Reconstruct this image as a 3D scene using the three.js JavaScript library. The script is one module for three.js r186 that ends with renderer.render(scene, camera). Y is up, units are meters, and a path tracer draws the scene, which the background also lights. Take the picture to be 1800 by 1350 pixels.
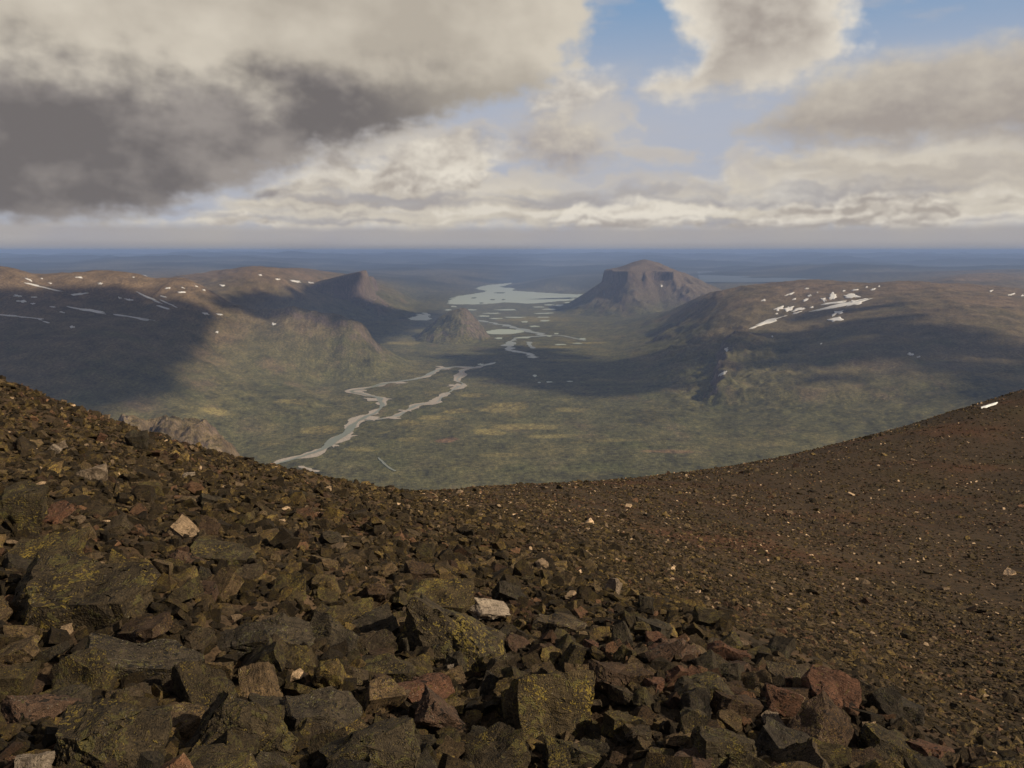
import * as THREE from 'three';
import { ConvexGeometry } from 'three/addons/geometries/ConvexGeometry.js';
import { TessellateModifier } from 'three/addons/modifiers/TessellateModifier.js';
import { mergeGeometries, mergeVertices, toCreasedNormals } from 'three/addons/utils/BufferGeometryUtils.js';

// ---------------------------------------------------------------- camera, exposure, sun
const scene = new THREE.Scene();
const FOCAL = 1413, PITCH = 0.1648;                       // focal length in the photo's pixels, tilt below the horizontal
const camera = new THREE.PerspectiveCamera(2 * Math.atan(675 / FOCAL) * 180 / Math.PI, 4 / 3, 0.1, 200000);
camera.position.set(0, 0, 0);                              // heights are metres above or below the eye; the eye is 1.7 m above the stones
camera.rotation.set(-PITCH, 0, 0);
scene.add(camera);
const renderer = new THREE.WebGLRenderer({ antialias: true });
renderer.toneMapping = THREE.LinearToneMapping;
renderer.toneMappingExposure = 1.0;
renderer.shadowMap.enabled = true;
const SUN_AZ = 108 * Math.PI / 180, SUN_EL = 33 * Math.PI / 180;   // to the right and a little behind
const SUN = new THREE.Vector3(Math.sin(SUN_AZ) * Math.cos(SUN_EL), Math.sin(SUN_EL), -Math.cos(SUN_AZ) * Math.cos(SUN_EL));
const sun = new THREE.DirectionalLight(new THREE.Color().setRGB(1, 0.86, 0.65), 5);
sun.position.copy(SUN).multiplyScalar(20000);
sun.castShadow = true;
sun.shadow.radius = 2;
sun.shadow.mapSize.set(4096, 4096);
Object.assign(sun.shadow.camera, { left: -14000, right: 14000, top: 14000, bottom: -14000, near: 100, far: 60000 });
scene.add(sun, sun.target);

// ---------------------------------------------------------------- numbers
function rng(seed) { let a = seed >>> 0; return () => { a = (a + 0x6D2B79F5) | 0; let t = Math.imul(a ^ (a >>> 15), 1 | a); t = (t + Math.imul(t ^ (t >>> 7), 61 | t)) ^ t; return ((t ^ (t >>> 14)) >>> 0) / 4294967296; }; }
const PERM = new Uint8Array(512);
{ const r = rng(77), p = [...Array(256).keys()]; for (let i = 255; i > 0; i--) { const j = Math.floor(r() * (i + 1)); [p[i], p[j]] = [p[j], p[i]]; } for (let i = 0; i < 512; i++) PERM[i] = p[i & 255]; }
const G2 = [...Array(16).keys()].map((i) => [Math.cos(i * Math.PI / 8 + 0.2) * 1.4, Math.sin(i * Math.PI / 8 + 0.2) * 1.4]);
function noise2(x, y, per = 256) {
  const xf = Math.floor(x), yf = Math.floor(y), fx = x - xf, fy = y - yf, m = (k) => ((k % per) + per) % per & 255;
  const x0 = m(xf), x1 = m(xf + 1), y0 = m(yf), y1 = m(yf + 1), u = fx * fx * fx * (fx * (fx * 6 - 15) + 10), v = fy * fy * fy * (fy * (fy * 6 - 15) + 10);
  const d = (a, b, px, py) => { const g = G2[PERM[PERM[a] + b] & 15]; return g[0] * px + g[1] * py; };
  const a = d(x0, y0, fx, fy), b = d(x1, y0, fx - 1, fy), c = d(x0, y1, fx, fy - 1), e = d(x1, y1, fx - 1, fy - 1);
  return a + u * (b - a) + v * (c + u * (e - c) - a - u * (b - a));
}
function noise3(x, y, z) {
  const X = Math.floor(x), Y = Math.floor(y), Z = Math.floor(z); x -= X; y -= Y; z -= Z;
  const u = x * x * x * (x * (x * 6 - 15) + 10), v = y * y * y * (y * (y * 6 - 15) + 10), w = z * z * z * (z * (z * 6 - 15) + 10);
  const g = (i, j, k, a, b, c) => { const h = PERM[PERM[PERM[(X + i) & 255] + ((Y + j) & 255)] + ((Z + k) & 255)] & 15, p = h < 8 ? a : b, q = h < 4 ? b : h === 12 || h === 14 ? a : c; return ((h & 1) ? -p : p) + ((h & 2) ? -q : q); };
  const L = (t, a, b) => a + t * (b - a);
  return L(w, L(v, L(u, g(0, 0, 0, x, y, z), g(1, 0, 0, x - 1, y, z)), L(u, g(0, 1, 0, x, y - 1, z), g(1, 1, 0, x - 1, y - 1, z))), L(v, L(u, g(0, 0, 1, x, y, z - 1), g(1, 0, 1, x - 1, y, z - 1)), L(u, g(0, 1, 1, x, y - 1, z - 1), g(1, 1, 1, x - 1, y - 1, z - 1))));
}
function fbm(x, y, oct = 4, gain = 0.5) { let s = 0, a = 1, t = 0; for (let i = 0; i < oct; i++) { s += a * noise2(x, y); t += a; a *= gain; x = x * 2.03 + 17.3; y = y * 2.03 + 9.1; } return s / t; }
function ridged(x, y, oct = 4) { let s = 0, a = 1, t = 0; for (let i = 0; i < oct; i++) { s += a * (1 - 2 * Math.abs(noise2(x, y))); t += a; a *= 0.5; x = x * 2.07 + 31.7; y = y * 2.07 + 5.3; } return s / t; }
function fbmPer(x, y, per, oct, gain = 0.5) { let s = 0, a = 1, t = 0; for (let i = 0; i < oct; i++) { s += a * noise2(x + i * 7, y + i * 13, per); t += a; a *= gain; x *= 2; y *= 2; per *= 2; } return s / t; }
const clamp = (x, a = 0, b = 1) => Math.min(b, Math.max(a, x)), lerp = (a, b, t) => a + (b - a) * t;
const smooth = (a, b, x) => { const t = clamp((x - a) / (b - a)); return t * t * (3 - 2 * t); };
const lin = (v) => { v /= 255; return v <= 0.04045 ? v / 12.92 : ((v + 0.055) / 1.055) ** 2.4; };
const srgb8 = (v) => { v = clamp(v); return Math.round(255 * (v <= 0.0031308 ? v * 12.92 : 1.055 * v ** (1 / 2.4) - 0.055)); };
const mix3 = (a, b, t) => [a[0] + (b[0] - a[0]) * t, a[1] + (b[1] - a[1]) * t, a[2] + (b[2] - a[2]) * t];
const CP = Math.cos(PITCH), SP = Math.sin(PITCH);
/** The sight line through a pixel of the 1800 x 1350 photo: sideways and upwards per metre ahead. */
function sight(px, py) { const x = (px - 900) / FOCAL, y = (675 - py) / FOCAL, f = CP + y * SP; return [x / f, (y * CP - SP) / f]; }
/** A point seen at a pixel, d metres ahead: [x, y, ahead]. */
function seen(px, py, d) { const [a, b] = sight(px, py); return [a * d, b * d, d]; }
/** Thin plate spline through points [u, v, value]. */
function spline(pts, lambda = 0) {
  const n = pts.length, m = n + 3, A = [];
  const K = (r2) => (r2 < 1e-12 ? 0 : 0.5 * r2 * Math.log(r2));
  for (let i = 0; i < m; i++) A.push(new Float64Array(m + 1));
  for (let i = 0; i < n; i++) {
    for (let j = 0; j < n; j++) A[i][j] = K((pts[i][0] - pts[j][0]) ** 2 + (pts[i][1] - pts[j][1]) ** 2) + (i === j ? lambda : 0);
    A[i][n] = A[n][i] = 1; A[i][n + 1] = A[n + 1][i] = pts[i][0]; A[i][n + 2] = A[n + 2][i] = pts[i][1]; A[i][m] = pts[i][2];
  }
  for (let c = 0; c < m; c++) {
    let p = c; for (let r = c + 1; r < m; r++) if (Math.abs(A[r][c]) > Math.abs(A[p][c])) p = r;
    [A[c], A[p]] = [A[p], A[c]];
    for (let r = 0; r < m; r++) if (r !== c) { const f = A[r][c] / A[c][c]; if (f) for (let k = c; k <= m; k++) A[r][k] -= f * A[c][k]; }
  }
  const w = A.map((row, i) => row[m] / row[i]), U = Float64Array.from(pts, (p) => p[0]), V = Float64Array.from(pts, (p) => p[1]);
  return (u, v) => { let s = w[n] + w[n + 1] * u + w[n + 2] * v; for (let i = 0; i < n; i++) { const r2 = (u - U[i]) ** 2 + (v - V[i]) ** 2; if (r2 > 1e-12) s += w[i] * 0.5 * r2 * Math.log(r2); } return s; };
}
function polyDist(poly, x, y) {       // signed distance, positive inside
  let d = 1e18, inside = false;
  for (let i = 0, j = poly.length - 1; i < poly.length; j = i++) {
    const [ax, ay] = poly[j], [bx, by] = poly[i], ex = bx - ax, ey = by - ay, t = clamp(((x - ax) * ex + (y - ay) * ey) / (ex * ex + ey * ey));
    d = Math.min(d, (ax + ex * t - x) ** 2 + (ay + ey * t - y) ** 2);
    if ((ay > y) !== (by > y) && x < (bx - ax) * (y - ay) / (by - ay) + ax) inside = !inside;
  }
  return inside ? Math.sqrt(d) : -Math.sqrt(d);
}
function tag(o, label, category, group, kind) { if (label) o.userData.label = label; if (category) o.userData.category = category; if (group) o.userData.group = group; if (kind) o.userData.kind = kind; return o; }
const counts = {};
function numbered(name) { const n = counts[name] ?? 0; counts[name] = n + 1; return n ? name + '_' + String(n).padStart(3, '0') : name; }
function add(name, geometry, material, parent = scene) { const o = new THREE.Mesh(geometry, material); o.name = parent === scene ? numbered(name) : name; o.castShadow = o.receiveShadow = true; parent.add(o); return o; }
function dataTexture(size, fn, colour) {
  const data = new Uint8Array(size * size * 4);
  for (let y = 0; y < size; y++) for (let x = 0; x < size; x++) { const c = fn(x / size, y / size), o = (y * size + x) * 4; data[o] = c[0]; data[o + 1] = c[1]; data[o + 2] = c[2]; data[o + 3] = 255; }
  const t = new THREE.DataTexture(data, size, size); t.wrapS = t.wrapT = THREE.RepeatWrapping; t.magFilter = THREE.LinearFilter; t.minFilter = THREE.LinearFilter; if (colour) t.colorSpace = THREE.SRGBColorSpace; t.needsUpdate = true; return t;
}
/** Tells alike things apart by the landmark next to each and the side of it they lie on; the nth of a kind on that side says so. */
const said = new Map(), nth = ['', 'second ', 'third ', 'fourth ', 'fifth ', 'sixth '];
function beside(what, [px, py], marks, [up, down], stretch = 1.6) {
  const close = marks.map((m) => [Math.hypot(m.px - px, (m.py - py) * stretch), m]).sort((a, b) => a[0] - b[0]).slice(0, 6);
  let best = null;
  for (const [, m] of close) { const dx = px - m.px, dy = (py - m.py) * stretch, side = Math.abs(dx) > Math.abs(dy) ? (dx < 0 ? 'left of' : 'right of') : dy < 0 ? up : down, key = what + ' ' + side + ' the ' + m.short, n = said.get(key) ?? 0; if (!best || n < best[1]) best = [key, n]; if (n === 0) break; }
  said.set(best[0], best[1] + 1);
  return (nth[Math.min(best[1], 5)] + best[0]).trim();
}

// ---------------------------------------------------------------- sky: air and clouds by direction
{
  const W = 4096, H = 2048, data = new Float32Array(W * H * 4), DEG = 180 / Math.PI;
  const angles = (px, py) => { const [a, b] = sight(px, py); return [Math.atan(a) * DEG, Math.atan2(b, Math.hypot(1, a)) * DEG]; };
  const shape = (...p) => p.map(([x, y]) => angles(x, y));
  const C = (r, g, b) => [lin(r), lin(g), lin(b)];
  const CREAM = C(208, 199, 184), WHITE = C(229, 221, 207), GREY = C(168, 159, 151), DUSK = C(120, 111, 107), DARK = C(113, 108, 107), BAND = C(166, 162, 164), BUFF = C(188, 179, 163);
  const leftCloud = shape([-700, -500], [1050, -500], [1040, 20], [1015, 70], [1005, 120], [930, 150], [860, 172], [800, 195], [720, 222], [640, 252], [560, 272], [480, 298], [410, 322], [330, 355], [260, 384], [120, 388], [-700, 392]);
  const midCloud = shape([1180, -200], [1500, -200], [1495, 20], [1512, 72], [1490, 108], [1400, 148], [1300, 164], [1180, 172], [1120, 160], [1165, 128], [1215, 120], [1232, 85], [1190, 45]);
  const rightCloud = shape([1310, 225], [1400, 172], [1480, 132], [1560, 106], [1700, 85], [1800, 68], [2300, 20], [2300, 250], [1800, 240], [1600, 232], [1420, 245]);
  const rightLow = shape([1330, 300], [1400, 262], [1560, 235], [1720, 212], [1810, 225], [2300, 230], [2300, 330], [1500, 330]);
  const lowBand = shape([-700, 400], [330, 400], [420, 345], [520, 305], [600, 272], [660, 290], [740, 262], [800, 250], [850, 266], [866, 305], [960, 318], [1050, 338], [1160, 322], [1260, 326], [1250, 298], [1400, 272], [1700, 262], [2300, 270], [2300, 398], [1400, 402], [900, 404], [-700, 412]);
  const puffA = shape([905, 272], [925, 235], [980, 205], [1040, 215], [1066, 248], [1085, 276], [1020, 292], [960, 285]);
  const puffB = shape([930, 205], [915, 160], [985, 112], [1020, 140], [1095, 150], [1050, 176], [1000, 200]);
  const puffC = shape([600, 268], [700, 240], [830, 232], [900, 250], [960, 258], [940, 280], [700, 296]);
  const tower = shape([640, 330], [690, 275], [760, 248], [820, 243], [858, 268], [872, 300], [840, 335], [740, 345]);
  const streak = shape([1105, 268], [1150, 262], [1218, 262], [1222, 280], [1120, 286]);
  const scrap = shape([440, 340], [465, 333], [484, 341], [468, 347], [446, 346]), scrap2 = shape([560, 300], [585, 285], [620, 280], [622, 296], [590, 302]);
  const heap1 = shape([950, 402], [965, 375], [1010, 362], [1060, 372], [1110, 352], [1160, 366], [1240, 370], [1252, 400]), heap2 = shape([395, 402], [405, 385], [430, 384], [445, 392], [470, 383], [490, 402]), heap3 = shape([1270, 402], [1300, 380], [1400, 360], [1500, 340], [1640, 350], [1700, 372], [1690, 402]), heap4 = shape([-60, 418], [0, 398], [50, 392], [100, 402], [106, 416]);
  const over = (dst, c, a) => { a = clamp(a); for (let k = 0; k < 3; k++) dst[k] += (c[k] - dst[k]) * a; };
  for (let row = 0; row < H; row++) {
    const el = ((row + 0.5) / H - 0.5) * 180, base = row * W * 4;
    for (let col = 0; col < W; col++) {
      const o = base + col * 4; data[o + 3] = 1;
      if (el < -0.3) { data[o] = 0.27; data[o + 1] = 0.265; data[o + 2] = 0.28; continue; }
      const az = ((((col + 0.5) / W) * 360 - 90 + 180) % 360 + 360) % 360 - 180, e = Math.max(el, 0);
      const inFrame = (1 - smooth(34, 46, Math.abs(az))) * (1 - smooth(18, 27, e));
      let c = mix3(C(174, 180, 194), C(110, 150, 190), smooth(8, 19, e));
      c = mix3(c, C(80, 118, 170), smooth(22, 60, e));
      // unseen cloud deck all round, made darker than in view to lower ambient light
      if (inFrame < 1) {
        const y = Math.sin(e / DEG), k = 0.9 / (y + 0.13), r = Math.cos(e / DEG), gx = Math.sin(az / DEG) * r * k + 3.1, gy = Math.cos(az / DEG) * r * k + 1.7;
        const n = fbm(gx * 1.15, gy * 1.15, 6, 0.55), n2 = fbm(gx * 1.15 + 0.1, gy * 1.15 - 0.06, 5, 0.55), soft = fbm(gx * 0.4 + 9, gy * 0.4, 3);
        const a = smooth(-0.2, 0.12, n + 0.16 + soft * 0.25), lit = clamp(0.36 + (n - n2) * 3.2 - n * 0.9 - soft * 0.6);
        over(c, mix3(C(112, 104, 101), CREAM, 0.5 * lit), a * (1 - inFrame));
      }
      if (inFrame > 0) {
        const le = Math.log(e + 1.5) * 5, wx = fbm(az * 0.22, el * 0.32, 6, 0.56), wy = fbm(az * 0.22 + 40, el * 0.32 + 11, 6, 0.56), fine = fbm(az * 0.7 + 5, el * 1.2, 5, 0.6), broad = fbm(az * 0.09 + 3, el * 0.16, 4);
        const bil = fbm((az + wx * 3) * 0.24 + 2, (le + wy) * 0.55 + 3, 4, 0.5) * 1.6, bil2 = fbm((az + wx * 3) * 0.24 + 1.93, (le + wy) * 0.55 + 3.15, 4, 0.5) * 1.6, sheetN = fbm((az + wx * 4) * 0.055 + 80, (le + wy * 1.2) * 0.8, 5, 0.5);
        const X = az + wx * 2.4, Y = el + wy * 1.2, f = inFrame;
        const put = (poly, soft, colour, ragged = 0.7, strength = 1) => { const d = polyDist(poly, X, Y) + fine * ragged; if (d > -soft) over(c, typeof colour === 'function' ? colour(d) : colour, smooth(-soft, soft, d) * strength * f); };
        over(c, C(186, 183, 184), f * (0.1 + 0.55 * smooth(-0.2, 0.45, sheetN + wx * 0.3)) * smooth(13, 6, e) + f * 0.5 * smooth(0.05, 0.6, fbm(az * 0.1 + 60, el * 0.5 + 3, 6, 0.6) + wy * 0.3));
        put(lowBand, 0.8, () => { const lit = clamp(0.64 + (bil2 - bil) * 0.5 + sheetN * 1.3 + wx * 0.5 + fine * 0.12); return mix3(mix3(GREY, CREAM, smooth(0.05, 0.75, lit)), WHITE, smooth(0.7, 1.2, lit)); }, 0.9, 0.7 + 0.25 * smooth(-0.25, 0.1, sheetN + broad * 0.5));
        over(c, C(156, 152, 156), f * smooth(0.05, 0.5, fbm((az + wx * 3) * 0.08 + 7, (le + wy) * 1.1, 4, 0.5)) * smooth(6, 3, e) * 0.55);
        over(c, mix3(C(188, 182, 178), CREAM, clamp(0.5 + wy)), f * 0.75 * smooth(-0.12, 0.3, fbm((az + wx * 4) * 0.11 + 33, (el + wy * 2) * 0.34 + 5, 5, 0.52)) * smooth(13, 9, e) * smooth(3, 5, e));
        put(rightLow, 1.0, () => mix3(GREY, CREAM, clamp(0.5 + sheetN * 1.2 + wx * 0.5)), 1.0, 0.7);
        put(tower, 0.5, (d) => mix3(GREY, WHITE, clamp(0.42 + (el - 5) * 0.13 + (az + 6) * 0.05 + (bil2 - bil) * 1.2 + fine * 0.5)), 0.5, 0.9);
        for (const [p, k] of [[heap1, 0.72], [heap2, 0.8], [heap3, 0.5], [heap4, 0.75]]) put(p, 0.28, (d) => mix3(GREY, WHITE, clamp(k - smooth(0.8, 0.1, el - 1.4) * 0.4 + (bil2 - bil) * 1.4 + fine * 0.5)), 0.5, 0.85);
        put(puffC, 0.7, () => mix3(GREY, WHITE, clamp(0.58 + wy * 0.8 + fine * 0.6)), 0.8, 0.75);
        put(puffA, 0.9, (d) => mix3(C(160, 152, 150), CREAM, clamp(0.40 + (el - 7.2) * 0.24 + (az - 3.5) * 0.08 + fine * 0.7)), 0.8, 0.92);
        put(puffB, 1.0, () => mix3(GREY, WHITE, clamp(0.5 + (el - 10.6) * 0.2 + fine * 0.7)), 0.8, 0.9);
        put(streak, 0.35, C(192, 184, 176), 0.3, 0.6);
        put(rightCloud, 1.1, (d) => mix3(C(162, 153, 146), C(206, 197, 182), clamp(0.40 + (el - 9.2 - (az - 22) * 0.14) * 0.18 + wx * 0.5 + fine * 0.35)), 0.7, 0.96);
        put(midCloud, 0.85, (d) => mix3(C(166, 157, 149), WHITE, clamp(0.22 + smooth(2.6, 0.2, d) * 0.5 + smooth(17, 25, az) * 0.2 + (el - 13) * 0.05 + fine * 0.28 + wy * 0.5 + bil * 0.25)), 0.75);
        put(leftCloud, 0.95, (d) => {
          const pale = mix3(mix3(GREY, BUFF, 0.6), CREAM, clamp(0.42 + broad * 1.1 + wx * 0.75 + smooth(-12, -30, az) * 0.45 + smooth(-4, 3, az) * 0.4 - smooth(-20, -10, az) * smooth(0, -10, az) * 0.35));
          const line = 11.0 - smooth(-32, -26, az) * smooth(-20, -26, az) * 0.5 + smooth(-10, 0, az) * 0.8;
          const dark = smooth(1.9, -1.7, el - line + wx * 2.6 + broad * 2.2 + fine * 0.7) * (0.12 + 0.88 * smooth(0, -11, az + wx * 3));
          const belly = mix3(DARK, C(152, 145, 140), clamp(0.30 + broad * 1.5 + wy * 1.1 + fine * 0.3 + smooth(7, 3, el) * smooth(-14, -26, az) * 0.35));
          return mix3(pale, mix3(belly, GREY, smooth(0.9, -0.3, d) * 0.5), dark);
        }, 0.9);
        put(scrap, 0.4, C(128, 122, 124), 0.4, 0.75); put(scrap2, 0.5, C(150, 142, 138), 0.9, 0.6);
      }
      const under = smooth(1.85, 1.2, e + fbm(az * 0.05, 3, 3) * 0.25 + fbm(az * 0.5, 8, 3) * 0.15);
      over(c, mix3(BAND, C(174, 168, 163), clamp(0.5 + fbm(az * 0.12, 5, 3))), under * 0.93);
      over(c, C(150, 150, 156), smooth(0.7, 0.02, e + fbm(az * 0.15, 2, 3) * 0.12) * 0.6);
      data[o] = c[0]; data[o + 1] = c[1]; data[o + 2] = c[2];
    }
  }
  const t = new THREE.DataTexture(data, W, H, THREE.RGBAFormat, THREE.FloatType);
  t.mapping = THREE.EquirectangularReflectionMapping; t.magFilter = THREE.LinearFilter; t.needsUpdate = true;
  scene.background = t; scene.environment = t;
}
scene.fog = new THREE.FogExp2(new THREE.Color().setRGB(0.40, 0.57, 1.0), 3.4e-5);

// ---------------------------------------------------------------- the land beyond the brow: heights
const FLOOR = -1000, ANG = 57 * Math.PI / 180;
const landPoints = [];
{
  const P = (px, py, d) => { const [x, y, z] = seen(px, py, d); landPoints.push([x, z, y]); };
  const Q = (x, d, y) => landPoints.push([x, d, y]);
  // valley floor
  for (const [d, xs] of [[3400, [-1000, -400, 0]], [4000, [-1300, -700, -100, 150]], [5000, [-1250, -600, 0, 350]], [6200, [-1200, -500, 100, 600]], [7500, [-900, 0, 800]], [9200, [-1500, -300, 700]], [11300, [-1700, -400, 900]], [14000, [-1700, 0, 900]], [17000, [-2000, 0, 1700]], [20500, [-1500, 500, 1600]], [25500, [-300]]]) for (const x of xs) Q(x, d, FLOOR - 28);
  // own mountainside, hidden below the brow
  for (const a of [-1.2, -0.6, -0.2, 0.2, 0.6, 1.2]) { Q(a * 240, 240, -128); Q(a * 600, 600, -310); Q(a * 1200, 1200, -600); }
  Q(-1500, 2000, -830); Q(-500, 2000, -870); Q(400, 2000, -860); Q(1500, 2100, -830); Q(-500, 2800, -985); Q(300, 2800, -985); Q(1400, 2900, -960); Q(-1700, 2900, -960);
  // snow-flecked hillside and its rocky spur
  P(0, 473, 6500); P(70, 489, 6700); P(130, 482, 6900); P(175, 477, 7100); P(240, 480, 7200); P(330, 489, 7200); P(365, 510, 7150); P(395, 528, 7050); P(430, 541, 7000); P(470, 556, 6950); P(510, 548, 6900); P(560, 562, 6850); P(612, 573, 6800);
  P(640, 583, 6850); P(660, 606, 6900); P(200, 600, 5300); P(100, 600, 5200); P(100, 700, 4350); P(300, 700, 4600); P(400, 640, 5750); P(500, 640, 6150); P(560, 640, 6350); P(550, 705, 5050); P(450, 745, 4500); P(20, 560, 5700); P(300, 560, 6150); P(0, 700, 4200); P(250, 540, 6450); P(400, 580, 6450); P(500, 590, 6550); P(590, 610, 6550);
  P(-300, 478, 6500); P(-300, 600, 5000); Q(-4700, 7600, -330); Q(-5600, 8700, -380); Q(-6500, 7000, -250); P(-300, 750, 3900); P(150, 520, 6500); P(0, 520, 6200);
  Q(-3000, 8600, -620); Q(-2000, 8600, -900); Q(-4200, 8600, -430); Q(-1500, 8000, -960); Q(-2600, 8000, -680); Q(-3400, 8000, -470);
  // tan ridge behind it
  P(330, 489, 10500); P(390, 479, 10800); P(450, 472, 11000); P(520, 476, 12600); P(580, 483, 14200); P(545, 504, 11700); P(400, 505, 9700); P(500, 510, 10300); P(500, 545, 9700); P(580, 560, 10100); P(640, 575, 9900); P(620, 540, 11300); P(700, 560, 11000);
  Q(-4800, 13500, -420); Q(-2300, 15500, -740);
  // rounded mountain with snow fields, its cliffed spur and the shoulder behind
  P(1260, 520, 8500); P(1330, 503, 8500); P(1430, 494, 8500); P(1530, 498, 8400); P(1620, 495, 8500); P(1700, 500, 8300); P(1800, 510, 8000); P(2100, 520, 7500);
  P(1300, 600, 6500); P(1285, 560, 7300); P(1285, 640, 5900); P(1265, 690, 5250); P(1500, 750, 4150); P(1500, 650, 5250); P(1500, 560, 6600); P(1500, 520, 7600); P(1750, 600, 5500); P(1750, 700, 4350); P(1750, 540, 6500); P(1250, 780, 4000); P(1100, 700, 5350); P(1000, 752, 4480); P(1100, 800, 3800); P(1380, 720, 4600); P(1400, 620, 5900); P(1400, 550, 7300); P(1350, 780, 3900);
  P(1200, 640, 6150); P(1130, 645, 6700); P(1190, 690, 5350); P(1180, 580, 8450); P(1220, 550, 8650); P(1100, 572, 10300); P(1150, 610, 7500); P(1090, 620, 7700); P(1600, 800, 3600); P(2000, 700, 4300); P(2000, 850, 3300); P(900, 835, 3500); P(1230, 520, 9700);
  Q(3600, 10300, -480); Q(2600, 10300, -640); Q(5500, 9800, -430); Q(2000, 10600, -820); Q(5800, 11500, -640); Q(4300, 12500, -760);
  // far uplands
  P(700, 502, 18500); Q(-1950, 18800, FLOOR - 28); Q(2000, 17600, FLOOR - 28); P(800, 480, 27000); P(960, 497, 21500); P(1010, 490, 22500); P(1070, 506, 18500); P(870, 478, 30000); P(600, 468, 34000); P(700, 466, 38000); P(830, 456, 50000); P(1000, 458, 45000); P(900, 468, 36000);
  P(-300, 455, 27000); P(0, 468, 28000); P(130, 463, 29000); P(200, 457, 30000); P(300, 460, 31000); P(420, 453, 36000); P(560, 458, 40000); P(120, 478, 21000); P(350, 475, 21000); P(560, 482, 21000);
  P(1290, 502, 16500); P(1340, 511, 15000); P(1240, 512, 16500); P(1330, 487, 23000); P(1400, 492, 22000); P(1260, 480, 27000); P(1420, 472, 24500); P(1500, 466, 24500); P(1560, 469, 25000); P(1640, 491, 14800); P(1740, 480, 14300); P(1810, 486, 14000); P(1680, 470, 30000); P(1800, 464, 32000); P(2100, 468, 20000); P(1650, 500, 12000); P(1800, 505, 11000); P(1200, 470, 34000); P(1350, 464, 38000); P(1090, 472, 30000); P(1550, 484, 20000); P(1250, 495, 20500);
  for (const x of [-45000, -25000, -8000, 8000, 25000, 45000]) { Q(x, 56000, -400); Q(x * 1.1, 66000, -260); Q(x * 1.2, 75000, -420); }
}
const near = (x, d, cx, cd, rx, rd) => Math.exp(-(((x - cx) / rx) ** 2) - ((d - cd) / rd) ** 2);
/** Broken relief added to the smooth land: gullies, lumps, crags, far ridges. */
function relief(x, d, h) {
  const r = Math.hypot(x, d); if (r < 2200) return 0;
  const crag = clamp(0.75 * near(x, d, -1500, 6800, 500, 300) + 0.5 * near(x, d, -2300, 7000, 500, 200) + 1.5 * near(x, d, 1600, 6200, 420, 1100) + 1.0 * near(x, d, 1800, 8500, 420, 500) + 0.6 * near(x, d, 1300, 5300, 300, 500));
  const rel = smooth(6, 160, h - FLOOR), wx = fbm(x / 900 + 3, d / 900, 3) * 260, wd = fbm(x / 900 + 50, d / 900 + 8, 3) * 260, far = smooth(13000, 24000, r), fx = x + wx, fd = d + wd;
  const gully = ridged(fx / 420, fd / 620, 3), lumps = fbm(fx / 1100, fd / 1100, 4), small = fbm(x / 150, d / 150, 3);
  let a = rel * (1 - far) * (lumps * 36 + (gully - 0.3) * 17 + small * 12) + crag * ((ridged(fx / 340, fd / 300, 4) - 0.35) * 42 + small * 30 + fbm(x / 60, d / 60, 2) * 10);
  if (far > 0) a += far * smooth(10, 260, h - FLOOR) * (fbm(fx / 5200, fd / 3600, 5) * (110 + 420 * smooth(20000, 50000, r)) + fbm(fx / 1300 + 4, fd / 1300, 3) * 22);
  return a;
}
const landSpline = spline(landPoints.map(([x, d, y]) => [Math.atan2(x, d) * 4, Math.log(Math.hypot(x, d)) * 1.6, y > FLOOR ? y - relief(x, d, y) * (d < 16000 ? 1 : 0.4) : y]), 0.0015);
const scarps = [[[[1290, 585, 6800], [1282, 615, 6300], [1272, 650, 5750], [1262, 690, 5250], [1240, 712, 4950]], 105], [[[420, 541, 7020], [470, 555, 6950], [515, 551, 6900], [570, 565, 6850], [622, 577, 6820], [648, 590, 6880], [664, 610, 6950]], 46], [[[1235, 532, 9000], [1205, 556, 8500], [1180, 578, 8150], [1150, 592, 7900]], 62]].map(([l, up]) => [l.map((p) => { const q = seen(...p); return [q[0], q[2]]; }), up]);
/** A step along a line: sheer on the valley side, easing into the slope behind. */
function scarp(line, x, d) {
  let best = 1e9, s = 0, along = 0;
  for (let i = 1; i < line.length; i++) { const [ax, ad] = line[i - 1], [bx, bd] = line[i], ex = bx - ax, ed = bd - ad, t = ((x - ax) * ex + (d - ad) * ed) / (ex * ex + ed * ed), c = clamp(t), q = Math.hypot(ax + ex * c - x, ad + ed * c - d); if (q < best) { best = q; s = (ex * (d - ad) - ed * (x - ax)) / Math.hypot(ex, ed); along = (i - 1 + c) / (line.length - 1); } }
  const side = s > 0 ? best : -best, ends = smooth(0, 0.18, along) * smooth(1, 0.85, along) * smooth(520, 200, best - Math.abs(s));
  return smooth(-70, 15, side) * Math.exp(-Math.max(0, side) / 420) * ends;
}
function land(x, d) {
  const r = Math.hypot(x, d), a = Math.atan2(x, d), back = smooth(ANG, 2.2, Math.abs(a));
  let h = landSpline(clamp(a, -ANG, ANG) * 4, Math.log(clamp(r, 200, 74000)) * 1.6);
  h += relief(x, d, h);
  if (d > 4600 && d < 9600 && Math.abs(x) > 900 && Math.abs(x) < 3200) for (const [line, up] of scarps) h += up * scarp(line, x + fbm(x / 180, d / 180, 4) * 110, d);
  const t = h - FLOOR;
  h = FLOOR + (t > 30 ? t : t < -30 ? 0 : (t + 30) ** 2 / 120);   // the plain is level
  if (back > 0) h = lerp(h, -260, back);
  return h;
}

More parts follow.
